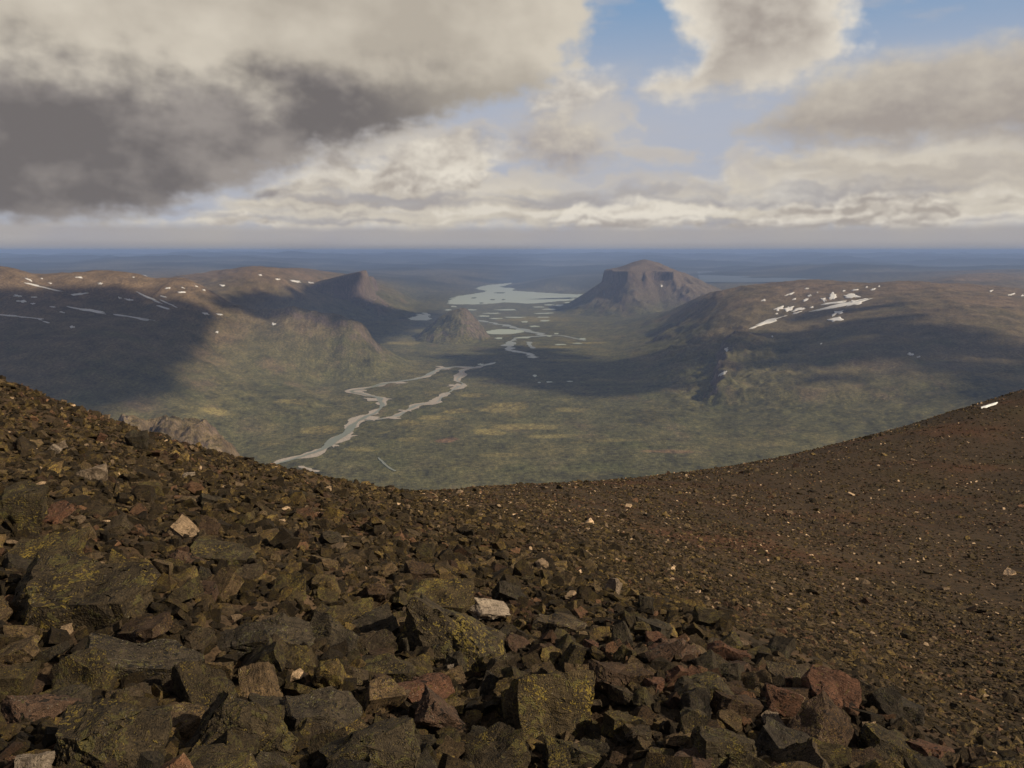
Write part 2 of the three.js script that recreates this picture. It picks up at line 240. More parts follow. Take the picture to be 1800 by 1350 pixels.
// table mountain beyond the lake
const mesa = [[1640, 13150], [1830, 12850], [2250, 12980], [2560, 12900], [2860, 13350], [2950, 14400], [2500, 15200], [1950, 15000], [1600, 14000]];
function tableMountain(x, d) {
  const w1 = fbm(x / 420, d / 420, 4) * 110 + fbm(x / 1500 + 8, d / 1500, 2) * 130, s = -polyDist(mesa, x + w1 * 0.6, d + w1) ;
  const inside = smooth(0, 700, -s), side = smooth(2500, 3000, x + fbm(x / 300, d / 300, 3) * 150), left = smooth(2000, 1500, x);
  const out = Math.max(0, s);
  let h = -335 + 105 * inside + 70 * Math.exp(-(((x - 2300) / 430) ** 2) - ((d - 13900) / 520) ** 2) - side * 60 + fbm(x / 350, d / 350, 4) * 24;
  const band = smooth(-0.1, 0.2, fbm(x / 520 + 2, d / 520 + 7, 3) + 0.32 + left * 0.6 - side * 0.5);
  const drop = lerp(20, 120, band) * (1 - side * 0.7) + left * 70;
  h -= drop * smooth(0, 45 + 110 * (1 - band), out);
  const run = lerp(lerp(1250, 1000, left), 1500, side), deep = 1000 + h;
  const t = clamp((out - 30) / run), fall = 1 - (1 - t) ** lerp(1.65, 1.1, side);
  h -= fall * (deep + 30);
  h += smooth(20, 160, out) * (1 - t) * ((ridged((x + w1) / 190, (d + w1) / 330, 3) - 0.3) * 26 + fbm(x / 90, d / 90, 3) * 12);
  return h;
}
// sheer peak over the delta
const brink = [[-2500, 13600], [-2340, 12900], [-2235, 12450], [-2330, 12120], [-2640, 11950], [-3300, 11500], [-5200, 11700], [-5200, 14500], [-2500, 14500]];
function cliffPeak(x, d) {
  const w = fbm(x / 260, d / 260, 4) * 70, s = -polyDist(brink, x + w, d + w * 0.7), out = Math.max(0, s), face = smooth(-2600, -2380, x);
  let h = -300 - 0.245 * Math.max(0, -2290 - x) - 0.06 * Math.abs(d - 12500) + fbm(x / 300, d / 300, 4) * 14 - Math.max(0, x + 2290) * 0.2;
  const drop = lerp(10, 330, face);
  h -= drop * smooth(0, 130, out);
  const t = clamp((out - 60) / 1050), deep = 1000 + h;
  h -= (1 - (1 - t) ** 1.9) * (deep + 30);
  h += smooth(10, 90, out) * (1 - t) * ((ridged((x + w) / 130, (d + w) / 170, 4) - 0.3) * 60 * face + fbm(x / 80, d / 80, 3) * 14);
  h -= smooth(-3500, -4300, x) * 200;
  return h;
}
// knoll standing alone in the valley
function lonelyKnoll(x, d) {
  const w = fbm(x / 220, d / 220, 4), dx = x + 610 + w * 50, dd = d - 9350 + w * 80, right = smooth(-20, 60, dx);
  const r = Math.hypot(dx / lerp(560, 370, right), dd / (dd < 0 ? 760 : 620)), t = clamp(1 - r);
  const dome = 322 * smooth(0, 1, t ** 0.82 * 1.02);
  return FLOOR - 12 + dome + t * (fbm(x / 160, d / 160, 4) * 26 + right * (ridged(x / 110, d / 110, 3) - 0.3) * 50 * smooth(0.05, 0.35, t)) + 14 * t;
}
// rocky outcrop lower on our own side
const outcropLine = [[-1700, -900], [-1260, -640], [-1195, -556], [-1150, -494], [-1115, -497], [-1080, -512], [-1010, -500], [-960, -506], [-900, -524], [-855, -556], [-826, -588], [-780, -690], [-700, -800], [-400, -950]];
function outcrop(x, d) {
  const w = fbm(x / 130, d / 130, 4), X = x * 2330 / d + w * 22; let k = 1; while (k < outcropLine.length - 1 && outcropLine[k][0] < X) k++;
  const a = outcropLine[k - 1], b = outcropLine[k], t = clamp((X - a[0]) / (b[0] - a[0])), e = (d - 2350 + w * 60) / 250;
  return lerp(a[1], b[1], t) - 150 * e * e - smooth(0, 1, -e) * 30 + (ridged(x / 85, d / 70, 5) - 0.4) * 26 + fbm(x / 22, d / 22, 3) * 12;
}
function ground(x, d) {
  let h = land(x, d);
  if (d > 10300 && d < 17500 && x > -200 && x < 5200) h = Math.max(h, tableMountain(x, d));
  if (d > 10300 && d < 14600 && x < -900 && x > -5000) h = Math.max(h, cliffPeak(x, d));
  if (d > 8400 && d < 10200 && x > -1400 && x < 0) h = Math.max(h, lonelyKnoll(x, d));
  if (d > 1900 && d < 2800 && x > -1700 && x < -400) h = Math.max(h, outcrop(x, d));
  return h;
}
/** Where the sight line through a pixel meets the land. */
function hit(px, py, from = 2000) {
  const [a, b] = sight(px, py); let d = from, last = from;
  for (; d < 70000; last = d, d *= 1.004) if (ground(a * d, d) >= b * d) break;
  let lo = last, hi = d; for (let i = 0; i < 14; i++) { const m = (lo + hi) / 2; if (ground(a * m, m) >= b * m) hi = m; else lo = m; }
  return [a * hi, ground(a * hi, hi), hi];
}

// ---------------------------------------------------------------- the land's own colours, with cloud shade painted into the far hills
const bogs = [];
for (const [px, py, w, h, k] of [[705, 603, 62, 7, 1.3], [885, 722, 82, 20, 1], [865, 757, 54, 14, 1.1], [925, 748, 130, 9, 0.8], [560, 760, 62, 16, 1.1], [800, 724, 44, 9, 0.9], [785, 775, 40, 10, -1], [765, 734, 60, 9, 0.9], [385, 722, 50, 10, 0.9], [505, 707, 50, 6, 0.7], [715, 745, 36, 12, 0.9], [720, 772, 50, 7, 0.6], [880, 800, 70, 9, 0.5], [980, 765, 120, 8, 0.6], [1000, 720, 70, 8, 0.5], [1060, 775, 120, 8, 0.5], [1190, 793, 100, 7, -0.7], [830, 696, 40, 8, 0.8], [1060, 668, 60, 5, 0.5], [985, 610, 100, 5, 0.6], [1040, 603, 70, 4, 0.9], [940, 560, 120, 8, 0.6], [640, 790, 70, 8, 0.6], [1000, 640, 60, 6, 0.3], [470, 780, 50, 10, 0.5]]) {
  const [x, , d] = hit(px, py); bogs.push([x, d, w / 2 / FOCAL * d, h / 2 / FOCAL * d * d / Math.max(300, -seen(px, py, d)[1]), k]);
}
function albedo(x, d, h, ny) {
  const n1 = fbm(x / 800 + 5, d / 800, 3), n2 = fbm(x / 140 + 2, d / 140 + 3, 4, 0.6), n3 = noise2(x / 31, d / 31), alt = h - FLOOR + n1 * 240 + n2 * 70, steep = 1 - ny;
  const wood = [0.088, 0.084, 0.036], scrub = [0.102, 0.091, 0.041], heath = [0.118, 0.094, 0.050], top = [0.150, 0.108, 0.066], rock = [0.165, 0.122, 0.100];
  let c = mix3(wood, scrub, smooth(40, 260, alt));
  c = mix3(c, heath, smooth(190, 430, alt)); c = mix3(c, top, smooth(430, 720, alt));
  c = mix3(c, [0.078, 0.082, 0.030], smooth(0.12, 0.5, fbm(x / 380 + 20, d / 380 + 4, 4)) * smooth(640, 280, alt) * 0.7);
  c = mix3(c, [0.124, 0.092, 0.054], smooth(0.0, 0.4, fbm(x / 260 + 60, d / 420 + 14, 5, 0.6)) * smooth(-20, 120, alt) * 0.7);
  if (alt < 170 && d < 16000) {
    const p = fbm(x / 330 + 31, d / 520 + 3, 4, 0.55); c = mix3(c, [0.135, 0.118, 0.050], smooth(0.04, 0.34, p) * smooth(190, 40, h - FLOOR) * 0.6);
    for (const [bx, bd, rx, rd, k] of bogs) { const u = (x - bx + n2 * rx * 1.3) / rx, v = (d - bd + n1 * rd * 1.6) / rd, q = u * u + v * v; if (q < 2.2) c = mix3(c, k > 0 ? [0.225, 0.188, 0.070] : [0.200, 0.120, 0.070], smooth(1.5, 0.5, q + n2 * 0.9 + n3 * 0.3) * Math.min(1, Math.abs(k)) * 0.8); }
  }
  const bare = smooth(0.19, 0.36, steep + n2 * 0.10) * smooth(-0.35, 0.2, n1 + 0.25) * (d < 2900 ? 0.35 + 0.5 * smooth(-0.1, 0.3, n2) : 1);
  c = mix3(c, mix3(rock, [0.085, 0.066, 0.056], clamp(0.5 + n2 * 1.1)), bare);
  if (d > 12500) { const far = smooth(15000, 24000, d), wx = fbm(x / 900 + 3, d / 900, 3) * 260, openLit = smooth(0.12, -0.22, fbm((x + wx) / 5200, (d + wx) / 3600, 5) + n1 * 0.12 + n2 * 0.1); c = mix3(c, mix3([0.020, 0.024, 0.014], [0.100, 0.090, 0.055], openLit), far * 0.92); }  // dark woods also carry painted cloud shade; pale open land stands for sunlit
  const stony = clamp(near(x, d, 2350, 13100, 1500, 1700) + near(x, d, -2250, 12450, 260, 500) * 1.2 + near(x, d, -470, 9350, 170, 300) * 1.1) * smooth(FLOOR + 60, FLOOR + 260, h);
  if (stony > 0) c = mix3(c, mix3([0.175, 0.135, 0.113], [0.090, 0.076, 0.058], clamp(0.45 + n2 * 1.5)), stony * 0.65);
  const g = 1 + n2 * 0.8 + n3 * (0.3 + 0.25 * smooth(200, 60, alt)) + noise2(x / 13, d / 13) * 0.2 + n1 * 0.3;
  return [c[0] * g, c[1] * g, c[2] * g];
}
const grainTexture = dataTexture(512, (u, v) => { const n = 0.5 + 0.5 * fbmPer(u * 16, v * 16, 16, 5, 0.85), s = 168 + 250 * (n - 0.5); const k = clamp(s, 50, 255); return [k, k, k]; }, true);
const landMaterial = new THREE.MeshStandardMaterial({ vertexColors: true, map: grainTexture, roughness: 0.97, color: new THREE.Color().setRGB(2.65, 2.55, 2.45) });
landMaterial.specularIntensity = 0.2; landMaterial.bumpMap = grainTexture; landMaterial.bumpScale = 5;

/** A sheet over a grid of [x, ahead] places, its faces shared out between the named pieces of land that pick() gives. */
function sheet(xs, heightAt, nu, nv, pick) {
  const n = nu * nv, pos = new Float32Array(n * 3), nor = new Float32Array(n * 3), col = new Float32Array(n * 3), uv = new Float32Array(n * 2);
  for (let j = 0; j < nv; j++) for (let i = 0; i < nu; i++) { const [x, d] = xs(i, j), k = j * nu + i; pos[k * 3] = x; pos[k * 3 + 1] = heightAt(x, d); pos[k * 3 + 2] = -d; uv[k * 2] = x / 260; uv[k * 2 + 1] = d / 260; }
  const faces = {};
  for (let j = 0; j < nv - 1; j++) for (let i = 0; i < nu - 1; i++) {
    const a = j * nu + i, b = a + 1, c = a + nu, e = c + 1, name = pick ? pick((pos[a * 3] + pos[e * 3]) / 2, -(pos[a * 3 + 2] + pos[e * 3 + 2]) / 2, pos[a * 3 + 1]) : 'all';
    const list = (faces[name] ??= []); list.push(a, b, e, a, e, c);
  }
  const all = new THREE.BufferGeometry(); all.setAttribute('position', new THREE.BufferAttribute(pos, 3)); all.setIndex(Object.values(faces).flat()); all.computeVertexNormals();
  const N = all.attributes.normal.array; let sign = 0; for (let k = 1; k < N.length; k += 3) sign += N[k];
  if (sign < 0) { for (const l of Object.values(faces)) for (let k = 0; k < l.length; k += 3) { const t = l[k + 1]; l[k + 1] = l[k + 2]; l[k + 2] = t; } for (let k = 0; k < N.length; k++) N[k] = -N[k]; }
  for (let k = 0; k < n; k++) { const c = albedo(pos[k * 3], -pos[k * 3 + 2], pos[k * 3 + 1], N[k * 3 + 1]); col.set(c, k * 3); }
  const made = {};
  for (const [name, list] of Object.entries(faces)) {
    const remap = new Map(), P = [], M = [], K = [], U = [], I = [];
    for (const v of list) { let t = remap.get(v); if (t === undefined) { t = remap.size; remap.set(v, t); P.push(pos[v * 3], pos[v * 3 + 1], pos[v * 3 + 2]); M.push(N[v * 3], N[v * 3 + 1], N[v * 3 + 2]); K.push(col[v * 3], col[v * 3 + 1], col[v * 3 + 2]); U.push(uv[v * 2], uv[v * 2 + 1]); } I.push(t); }
    const g = new THREE.BufferGeometry(); g.setAttribute('position', new THREE.Float32BufferAttribute(P, 3)); g.setAttribute('normal', new THREE.Float32BufferAttribute(M, 3)); g.setAttribute('color', new THREE.Float32BufferAttribute(K, 3)); g.setAttribute('uv', new THREE.Float32BufferAttribute(U, 2)); g.setIndex(I);
    made[name] = g;
  }
  return made;
}
{
  const angles = [], radii = [];
  for (let k = -18; k < 0; k++) angles.push(-Math.PI + (k + 18) / 18 * (Math.PI - 0.74));
  for (let k = 0; k <= 860; k++) angles.push(-0.74 + 1.48 * k / 860);
  for (let k = 1; k <= 18; k++) angles.push(0.74 + k / 18 * (Math.PI - 0.74));
  const span = (a, b, n) => { for (let k = 0; k < n; k++) radii.push(a * (b / a) ** (k / n)); };
  span(215, 3000, 50); span(3000, 9500, 310); span(9500, 16000, 90); span(16000, 75000, 120); radii.push(75000);
  const pick = (x, d, h) => {
    if (Math.hypot(x, d) > 12800) return 'distant_uplands';
    if (d < 3000) return 'lower_mountainside';
    if (x < -1150 && d < 8200 && h > FLOOR + 14) return 'snow_flecked_hill';
    if (x < -1400 && d >= 8200 && h > FLOOR + 14) return 'tan_ridge';
    if (x > -200 && h > FLOOR + 14) return 'rounded_mountain';
    return 'valley_floor';
  };
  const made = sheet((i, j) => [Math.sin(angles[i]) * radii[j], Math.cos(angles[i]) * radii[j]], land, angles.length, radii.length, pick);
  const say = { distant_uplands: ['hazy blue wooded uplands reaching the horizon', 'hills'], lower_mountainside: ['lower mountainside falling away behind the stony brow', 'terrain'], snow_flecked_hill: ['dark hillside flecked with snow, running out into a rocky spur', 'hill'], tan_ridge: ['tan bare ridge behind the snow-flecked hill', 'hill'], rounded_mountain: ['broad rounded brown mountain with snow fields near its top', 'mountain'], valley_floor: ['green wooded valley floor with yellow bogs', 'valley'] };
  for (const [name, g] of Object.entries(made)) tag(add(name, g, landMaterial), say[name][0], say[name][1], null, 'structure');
  const block = (name, f, x0, x1, d0, d1, nu, nv, label, category) => { const g = sheet((i, j) => [x0 + (x1 - x0) * i / (nu - 1), d0 + (d1 - d0) * j / (nv - 1)], f, nu, nv).all; tag(add(name, g, landMaterial), label, category, null, 'structure'); };
  block('table_mountain', tableMountain, 100, 5100, 10400, 17000, 300, 300, 'flat-topped table mountain with a dark sheer edge beside the lake', 'mountain');
  block('cliff_peak', cliffPeak, -4600, -1000, 10500, 14500, 220, 260, 'peak ending in a sheer sunlit cliff above the delta', 'mountain');
  block('lone_knoll', lonelyKnoll, -1300, -150, 8450, 10150, 150, 150, 'lone conical knoll with a bare rocky side in mid valley', 'hill');
  block('rocky_outcrop', outcrop, -1550, -600, 1980, 2720, 220, 180, 'pinkish rocky outcrop just behind the stony brow', 'outcrop');
}

// ---------------------------------------------------------------- water and gravel on the valley floor
const onFloor = (px, py, y = FLOOR) => { const [a, b] = sight(px, py), d = y / b; return [a * d, d]; };
const rippleTexture = dataTexture(256, (u, v) => { const n = 128 + 110 * fbmPer(u * 12, v * 12, 12, 4, 0.6); return [n, n, n]; });
const waterMaterial = new THREE.MeshStandardMaterial({ color: new THREE.Color().setRGB(0.17, 0.185, 0.135), roughness: 0.3, bumpMap: rippleTexture, bumpScale: 0.5 });
const lakeMaterial = new THREE.MeshStandardMaterial({ color: new THREE.Color().setRGB(0.36, 0.40, 0.28), roughness: 0.35 });
const farWaterMaterial = new THREE.MeshStandardMaterial({ color: new THREE.Color().setRGB(0.08, 0.10, 0.11), roughness: 0.6 });
const gravelTexture = dataTexture(256, (u, v) => { const n = fbmPer(u * 10, v * 10, 10, 5, 0.7), k = clamp(0.36 + n * 0.3, 0.06, 0.62); return [srgb8(k), srgb8(k * 0.85), srgb8(k * 0.68)]; }, true);
const gravelMaterial = new THREE.MeshStandardMaterial({ map: gravelTexture, roughness: 0.95 });
function ribbon(points, width, lift, seed, wobble = 0.45) {
  const curve = new THREE.CatmullRomCurve3(points.map(([px, py]) => { const [x, d] = onFloor(px, py); return new THREE.Vector3(x, 0, d); }), false, 'centripetal');
  const n = Math.max(30, Math.ceil(curve.getLength() / 22)), P = [], I = [], U = [], rows = 5;
  for (let k = 0; k <= n; k++) {
    const t = k / n, c = curve.getPointAt(t), g = curve.getTangentAt(t), s = k * 22, end = smooth(0, 0.02, t) * smooth(1, 0.98, t) * 0.85 + 0.15;
    const wl = width * end * (0.5 + wobble * noise2(s / 170 + seed, 1.5) + 0.2 * noise2(s / 45, seed)), wr = width * end * (0.5 + wobble * noise2(s / 150, seed + 7.5) + 0.2 * noise2(s / 50 + 9, seed));
    for (let q = 0; q < rows; q++) { const w = lerp(-Math.max(wl, 3), Math.max(wr, 3), q / (rows - 1)), x = c.x + g.z * w, d = c.z - g.x * w; P.push(x, Math.max(ground(x, d), FLOOR) + lift, -d); U.push(x / 90, d / 90); }
    if (k) for (let q = 0; q < rows - 1; q++) { const a = (k - 1) * rows + q, b = a + 1, e = a + rows; I.push(a, b, e + 1, a, e + 1, e); }
  }
  const g = new THREE.BufferGeometry(); g.setAttribute('position', new THREE.Float32BufferAttribute(P, 3)); g.setAttribute('uv', new THREE.Float32BufferAttribute(U, 2)); g.setIndex(I); g.computeVertexNormals();
  if (g.attributes.normal.array[1] < 0) { for (let k = 0; k < I.length; k += 3) [I[k], I[k + 1]] = [I[k + 1], I[k]]; g.setIndex(I); g.computeVertexNormals(); }
  return g;
}
const mainRiver = [[470, 822], [500, 811], [530, 803], [562, 793], [583, 780], [600, 767], [618, 752], [634, 736], [655, 728], [668, 717], [671, 706], [660, 698], [640, 694], [620, 688], [648, 682], [680, 674], [725, 667], [757, 657], [780, 648], [806, 645], [834, 646], [856, 641], [872, 637]];
const sideArm = [[640, 740], [672, 736], [703, 730], [717, 720], [735, 712], [766, 707], [778, 697], [798, 684], [814, 675], [803, 668], [813, 659], [812, 652], [834, 646]];
const upperRiver = [[841, 563], [867, 568], [893, 573], [915, 578], [935, 584], [955, 590], [930, 592], [905, 596], [897, 603], [894, 611], [905, 618], [920, 620], [932, 624], [938, 630]];
tag(add('river_gravel', ribbon(mainRiver, 54, 1.4, 3, 0.95), gravelMaterial), 'pale gravel banks along the main river', 'gravel bank', null, 'structure');
tag(add('river_gravel', ribbon(sideArm, 52, 1.1, 5, 0.9), gravelMaterial), 'pale gravel bed of the river arm that loops east', 'gravel bank', null, 'structure');
tag(add('river', ribbon(mainRiver, 36, 2.4, 13, 0.8), waterMaterial), 'milky river winding across the valley floor', 'river', null, 'structure');
tag(add('river', ribbon(sideArm, 18, 2.0, 15, 0.8), waterMaterial), 'narrow looping side arm of the river', 'river', null, 'structure');
tag(add('river', ribbon(upperRiver, 95, 2.2, 23, 0.7), waterMaterial), 'bright river bend between knoll and table mountain', 'river', null, 'structure');
tag(add('river', ribbon([[955, 590], [985, 590], [1010, 595], [1030, 599]], 34, 2.6, 31), waterMaterial), 'thin bright side stream under the table mountain', 'river', null, 'structure');
tag(add('river', ribbon([[928, 601], [932, 608], [938, 613]], 60, 2.6, 37), waterMaterial), 'short pale backwater east of the river bend', 'river', null, 'structure');
tag(add('stream', ribbon([[665, 805], [680, 820], [695, 829]], 11, 2.6, 41), waterMaterial), 'small white stream just above the brow', 'river', null, 'structure');
tag(add('stream', ribbon([[525, 820], [545, 826], [560, 830]], 26, 2.6, 43), gravelMaterial), 'short pale gravel streak beside the river mouth above the brow', 'river', null, 'structure');
function farLake(outline, level, label) {
  const g = new THREE.ShapeGeometry(new THREE.Shape(outline.map(([px, py]) => new THREE.Vector2(...onFloor(px, py, level))))); g.rotateX(-Math.PI / 2); g.translate(0, level, 0);
  tag(add('far_lake', g, farWaterMaterial), label, 'water', null, 'structure');
}
function pool(name, outline, lift, label, rough = 0.06, holes = [], material = lakeMaterial) {
  const pts = outline.map(([px, py]) => onFloor(px, py)), dense = [], L = new THREE.CatmullRomCurve3(pts.map(([x, d]) => new THREE.Vector3(x, 0, d)), true, 'centripetal').getSpacedPoints(outline.length * 9).slice(0, -1);
  let size = 0; for (const p of L) size = Math.max(size, Math.hypot(p.x - L[0].x, p.z - L[0].z));
  L.forEach((p, i) => dense.push(new THREE.Vector2(p.x + size * rough * noise2(i * 0.6, size), p.z + size * rough * 1.4 * noise2(i * 0.6 + 40, size))));
  const shape = new THREE.Shape(dense);
  for (const [px, py, w, h] of holes) { const [x, d] = onFloor(px, py), rx = w / FOCAL * d / 2, rd = h / FOCAL * d * d / 1000 / 2, pts2 = []; for (let k = 0; k < 14; k++) { const a = k / 14 * 6.283, q = 1 + 0.5 * noise2(k * 0.7, px); pts2.push(new THREE.Vector2(x + Math.cos(a) * rx * q, d + Math.sin(a) * rd * q)); } shape.holes.push(new THREE.Path(pts2)); }
  const g = new THREE.ShapeGeometry(shape); g.rotateX(-Math.PI / 2); g.translate(0, FLOOR + lift, 0);
  return tag(add(name, g, material), label, 'water', null, 'structure');
}
farLake([[1225, 474], [1300, 473], [1430, 477], [1480, 484], [1420, 494], [1330, 496], [1230, 496]], -752, 'pale far lake behind the table mountain');
farLake([[600, 466], [700, 465], [760, 468], [700, 473], [610, 474]], -800, 'faint far lake beyond the cliff peak');
const zoomed = (list) => list.map(([x, y]) => [600 + x / 3, 400 + y / 3]);
pool('lake', zoomed([[568, 388], [615, 362], [700, 350], [760, 335], [715, 325], [760, 306], [860, 296], [950, 287], [955, 292], [880, 304], [840, 314], [915, 322], [905, 333], [1040, 342], [1160, 350], [1284, 354], [1275, 366], [1220, 374], [1250, 384], [1180, 388], [1080, 396], [980, 402], [880, 396], [760, 404], [660, 406], [580, 404]]), 3.6, 'wide pale milky lake at the foot of the valley', 0.012, [[800, 523, 22, 2], [833, 524, 10, 2], [866, 527, 10, 2], [885, 527, 7, 2], [878, 515, 20, 2], [1012, 524, 18, 2.4], [826, 536, 8, 2], [846, 533, 8, 2]]);
pool('pond', [[719, 562], [727, 556], [750, 552], [747, 565], [722, 564]], 3.2, 'small pale pond in the shade below the cliff peak', 0.05);
pool('pond', [[853, 584], [880, 579], [918, 581], [912, 586], [870, 588]], 3.0, 'pale pool just east of the lone knoll', 0.04);
const deltaRandom = rng(515);
for (const [px, py, w, h] of [[652, 736, 56, 9], [612, 768, 36, 7], [664, 702, 46, 7], [782, 647, 50, 6], [628, 688, 36, 5], [700, 673, 30, 4], [760, 708, 30, 6], [716, 722, 26, 6], [800, 678, 26, 6], [690, 735, 40, 5], [584, 783, 22, 8]]) {
  const n = 14, ring = []; for (let k = 0; k < n; k++) { const a = k / n * 6.283, q = 0.3 + 0.95 * deltaRandom(); ring.push([px + Math.cos(a) * w / 2 * q, py + Math.sin(a) * h / 2 * q]); }
  const o = pool('gravel_bar', ring, 2.2, 'pale gravel bar in the braided river', 0.03, [], gravelMaterial); o.userData.category = 'gravel bar'; o.userData.group = 'gravel bars along the river'; const g = o.geometry.attributes, uv = g.uv; for (let k = 0; k < uv.count; k++) uv.setXY(k, g.position.getX(k) / 90, g.position.getZ(k) / 90);
}
for (const [px, py, w, h] of [[850, 556, 18, 2.4], [872, 560, 24, 2], [905, 558, 40, 2], [922, 566, 12, 2.6], [958, 564, 18, 2.4], [940, 574, 22, 2.4], [865, 551, 30, 2], [890, 545, 40, 2.2], [955, 551, 34, 2.2], [970, 544, 30, 2], [985, 537, 26, 2.4], [1000, 532, 20, 2], [965, 536, 16, 2], [798, 539, 10, 2.6], [788, 545, 12, 2.2], [735, 553, 12, 1.8], [747, 551, 10, 1.8], [877, 595, 16, 2.6], [920, 594, 26, 2], [965, 591, 10, 2.2], [978, 587, 8, 2.4], [1024, 596, 12, 3], [1015, 604, 14, 1.8], [985, 606, 18, 1.6], [946, 540, 24, 1.8], [1000, 545, 22, 2], [955, 558, 26, 1.6], [830, 545, 18, 2], [940, 661, 6, 4], [966, 672, 12, 2.4], [1001, 671, 10, 2], [948, 673, 6, 1.8], [845, 641, 10, 3]]) {
  const n = 12, ring = []; for (let k = 0; k < n; k++) { const a = k / n * 6.283, q = 0.7 + 0.6 * deltaRandom(); ring.push([px + Math.cos(a) * w / 2 * q, py + Math.sin(a) * h / 2 * q]); }
  const p = pool('delta_pool', ring, 3.0, 'small pale pool among the channels of the delta', 0.02); p.userData.group = 'pools scattered over the delta';
}

// ---------------------------------------------------------------- late snow, each patch lying on its slope
const snowTexture = dataTexture(256, (u, v) => { const n = fbmPer(u * 8, v * 8, 8, 5, 0.65), k = clamp(0.72 + n * 0.22); return [srgb8(k), srgb8(k * 0.97), srgb8(k * 0.93)]; }, true);
const snowMaterial = new THREE.MeshStandardMaterial({ map: snowTexture, roughness: 0.85 });
const snowRandom = rng(99);
function snow(px, py, w, h, turn, label, group) {
  const rings = 3, n = 16, P = [], I = [], U = [], seed = snowRandom() * 100, c = Math.cos(turn), s = Math.sin(turn);
  const place = (x, y) => { const p = hit(px + x * c - y * s, py + x * s + y * c); P.push(p[0], p[1] + 3.5, -p[2]); U.push(p[0] / 60, p[2] / 60); };
  const mid = hit(px, py)[2];
  place(0, 0);
  for (let r = 1; r <= rings + 1; r++) for (let k = 0; k < n; k++) {
    const a = k / n * 6.2832, q = 1 + 0.8 * noise2(Math.cos(a) * 1.4 + seed, Math.sin(a) * 1.4) + 0.7 * noise2(Math.cos(a) * 3.5 + seed, Math.sin(a) * 3.5 + 20), t = Math.min(r, rings) / rings;
    place(Math.cos(a) * w / 2 * q * t, Math.sin(a) * h / 2 * q * t);
    if (Math.abs(-P[P.length - 1] - mid) > mid * 0.12) { const k3 = P.length - 3; P[k3] = P[0]; P[k3 + 1] = P[1]; P[k3 + 2] = P[2]; }
    if (r > rings) P[P.length - 2] -= 9;                                                   // the edge goes down into the ground
  }
  for (let k = 0; k < n; k++) I.push(0, 1 + k, 1 + (k + 1) % n);
  for (let r = 0; r < rings; r++) for (let k = 0; k < n; k++) { const a = 1 + r * n + k, b = 1 + r * n + (k + 1) % n; I.push(a, a + n, b + n, a, b + n, b); }
  const g = new THREE.BufferGeometry(); g.setAttribute('position', new THREE.Float32BufferAttribute(P, 3)); g.setAttribute('uv', new THREE.Float32BufferAttribute(U, 2)); g.setIndex(I); g.computeVertexNormals();
  return tag(add('snow_patch', g, snowMaterial), label, 'snow', group);
}
const streak = (x0, y0, x1, y1, h, label, group) => snow((x0 + x1) / 2, (y0 + y1) / 2, Math.hypot(x1 - x0, y1 - y0), h, Math.atan2(y1 - y0, x1 - x0), label, group);
const leftMarks = [[202, 309, 'snow streak slanting from the far left crest'], [82, 469, 'long snow line at the left edge'], [472, 438, 'wedge-shaped snow streak on the dark hillside'], [725, 477, 'thin snow line after the wedge-shaped streak'], [782, 369, 'long steep snow streak under the crest'], [890, 402, 'short slanting snow streak'], [860, 421, 'short flat snow streak'], [418, 351, 'flat snow patch under the crest'], [1145, 500, 'edge of the cloud shade on the hillside'], [150, 400, 'middle of the dark hillside'], [900, 300, 'right end of the hill crest']].map(([x, y, short]) => ({ px: x / 3, py: 400 + y / 3, short }));
const rightMarks = [[452, 497, 'straight slanting snow streak'], [830, 409, 'long curved snow streak'], [920, 392, 'broad snow field'], [890, 362, 'flat snow field'], [790, 362, 'roundish snow field'], [745, 382, 'upright snow field'], [805, 470, 'lone snow field in the shaded slope'], [230, 640, 'snow patch on the spur cliff'], [1200, 670, 'snow patch on the dark lower slope'], [1700, 345, 'right end of the rounded mountain']].map(([x, y, short]) => ({ px: 1200 + x / 3, py: 400 + y / 3, short }));
const L = (x) => x / 3, Lr = (x) => 1200 + x / 3, T = (y) => 400 + y / 3;
for (const [x0, y0, x1, y1, h, label] of [[125, 290, 280, 328, 2.4, 'snow streak slanting down from the sunlit crest at the far left'], [0, 460, 165, 478, 2.2, 'long thin snow line low on the dark hillside at the left edge'], [385, 425, 560, 452, 4, 'thickest snow streak on the dark hillside, wedge-shaped'], [630, 462, 820, 492, 2, 'thin snow line continuing from the wedge-shaped streak'], [715, 338, 850, 400, 2.6, 'long snow streak slanting steeply down under the hill crest'], [860, 390, 920, 415, 2.2, 'short slanting snow streak beside the steep long one'], [835, 415, 885, 428, 2.6, 'short flat snow streak below the steep long one'], [385, 355, 450, 347, 3, 'flat snow patch under the crest, left of the steep streak']]) streak(L(x0), T(y0), L(x1), T(y1), h, label, 'snow on the dark hillside');
for (const [x, y, w, h] of [[95, 362, 40, 9], [180, 368, 30, 6], [115, 390, 46, 11], [175, 402, 20, 6], [280, 420, 25, 6], [415, 263, 30, 7], [265, 295, 18, 6], [528, 296, 18, 8], [765, 255, 25, 8], [705, 263, 12, 6], [885, 320, 28, 6], [962, 318, 15, 6], [955, 342, 38, 8], [1035, 310, 14, 5], [1075, 330, 14, 6], [630, 372, 18, 8], [682, 382, 35, 7], [1080, 453, 30, 9], [1160, 460, 28, 8], [1145, 552, 12, 8], [380, 525, 25, 12], [150, 275, 40, 7], [220, 270, 12, 6], [245, 500, 25, 5], [330, 448, 24, 5], [860, 365, 30, 5], [210, 486, 20, 4]]) snow(L(x), T(y), w / 3, h / 3.4, (snowRandom() - 0.3) * 0.5, beside('small snow patch', [L(x), T(y)], leftMarks, ['above', 'below'], 2.5), 'small snow patches on the dark hillside');
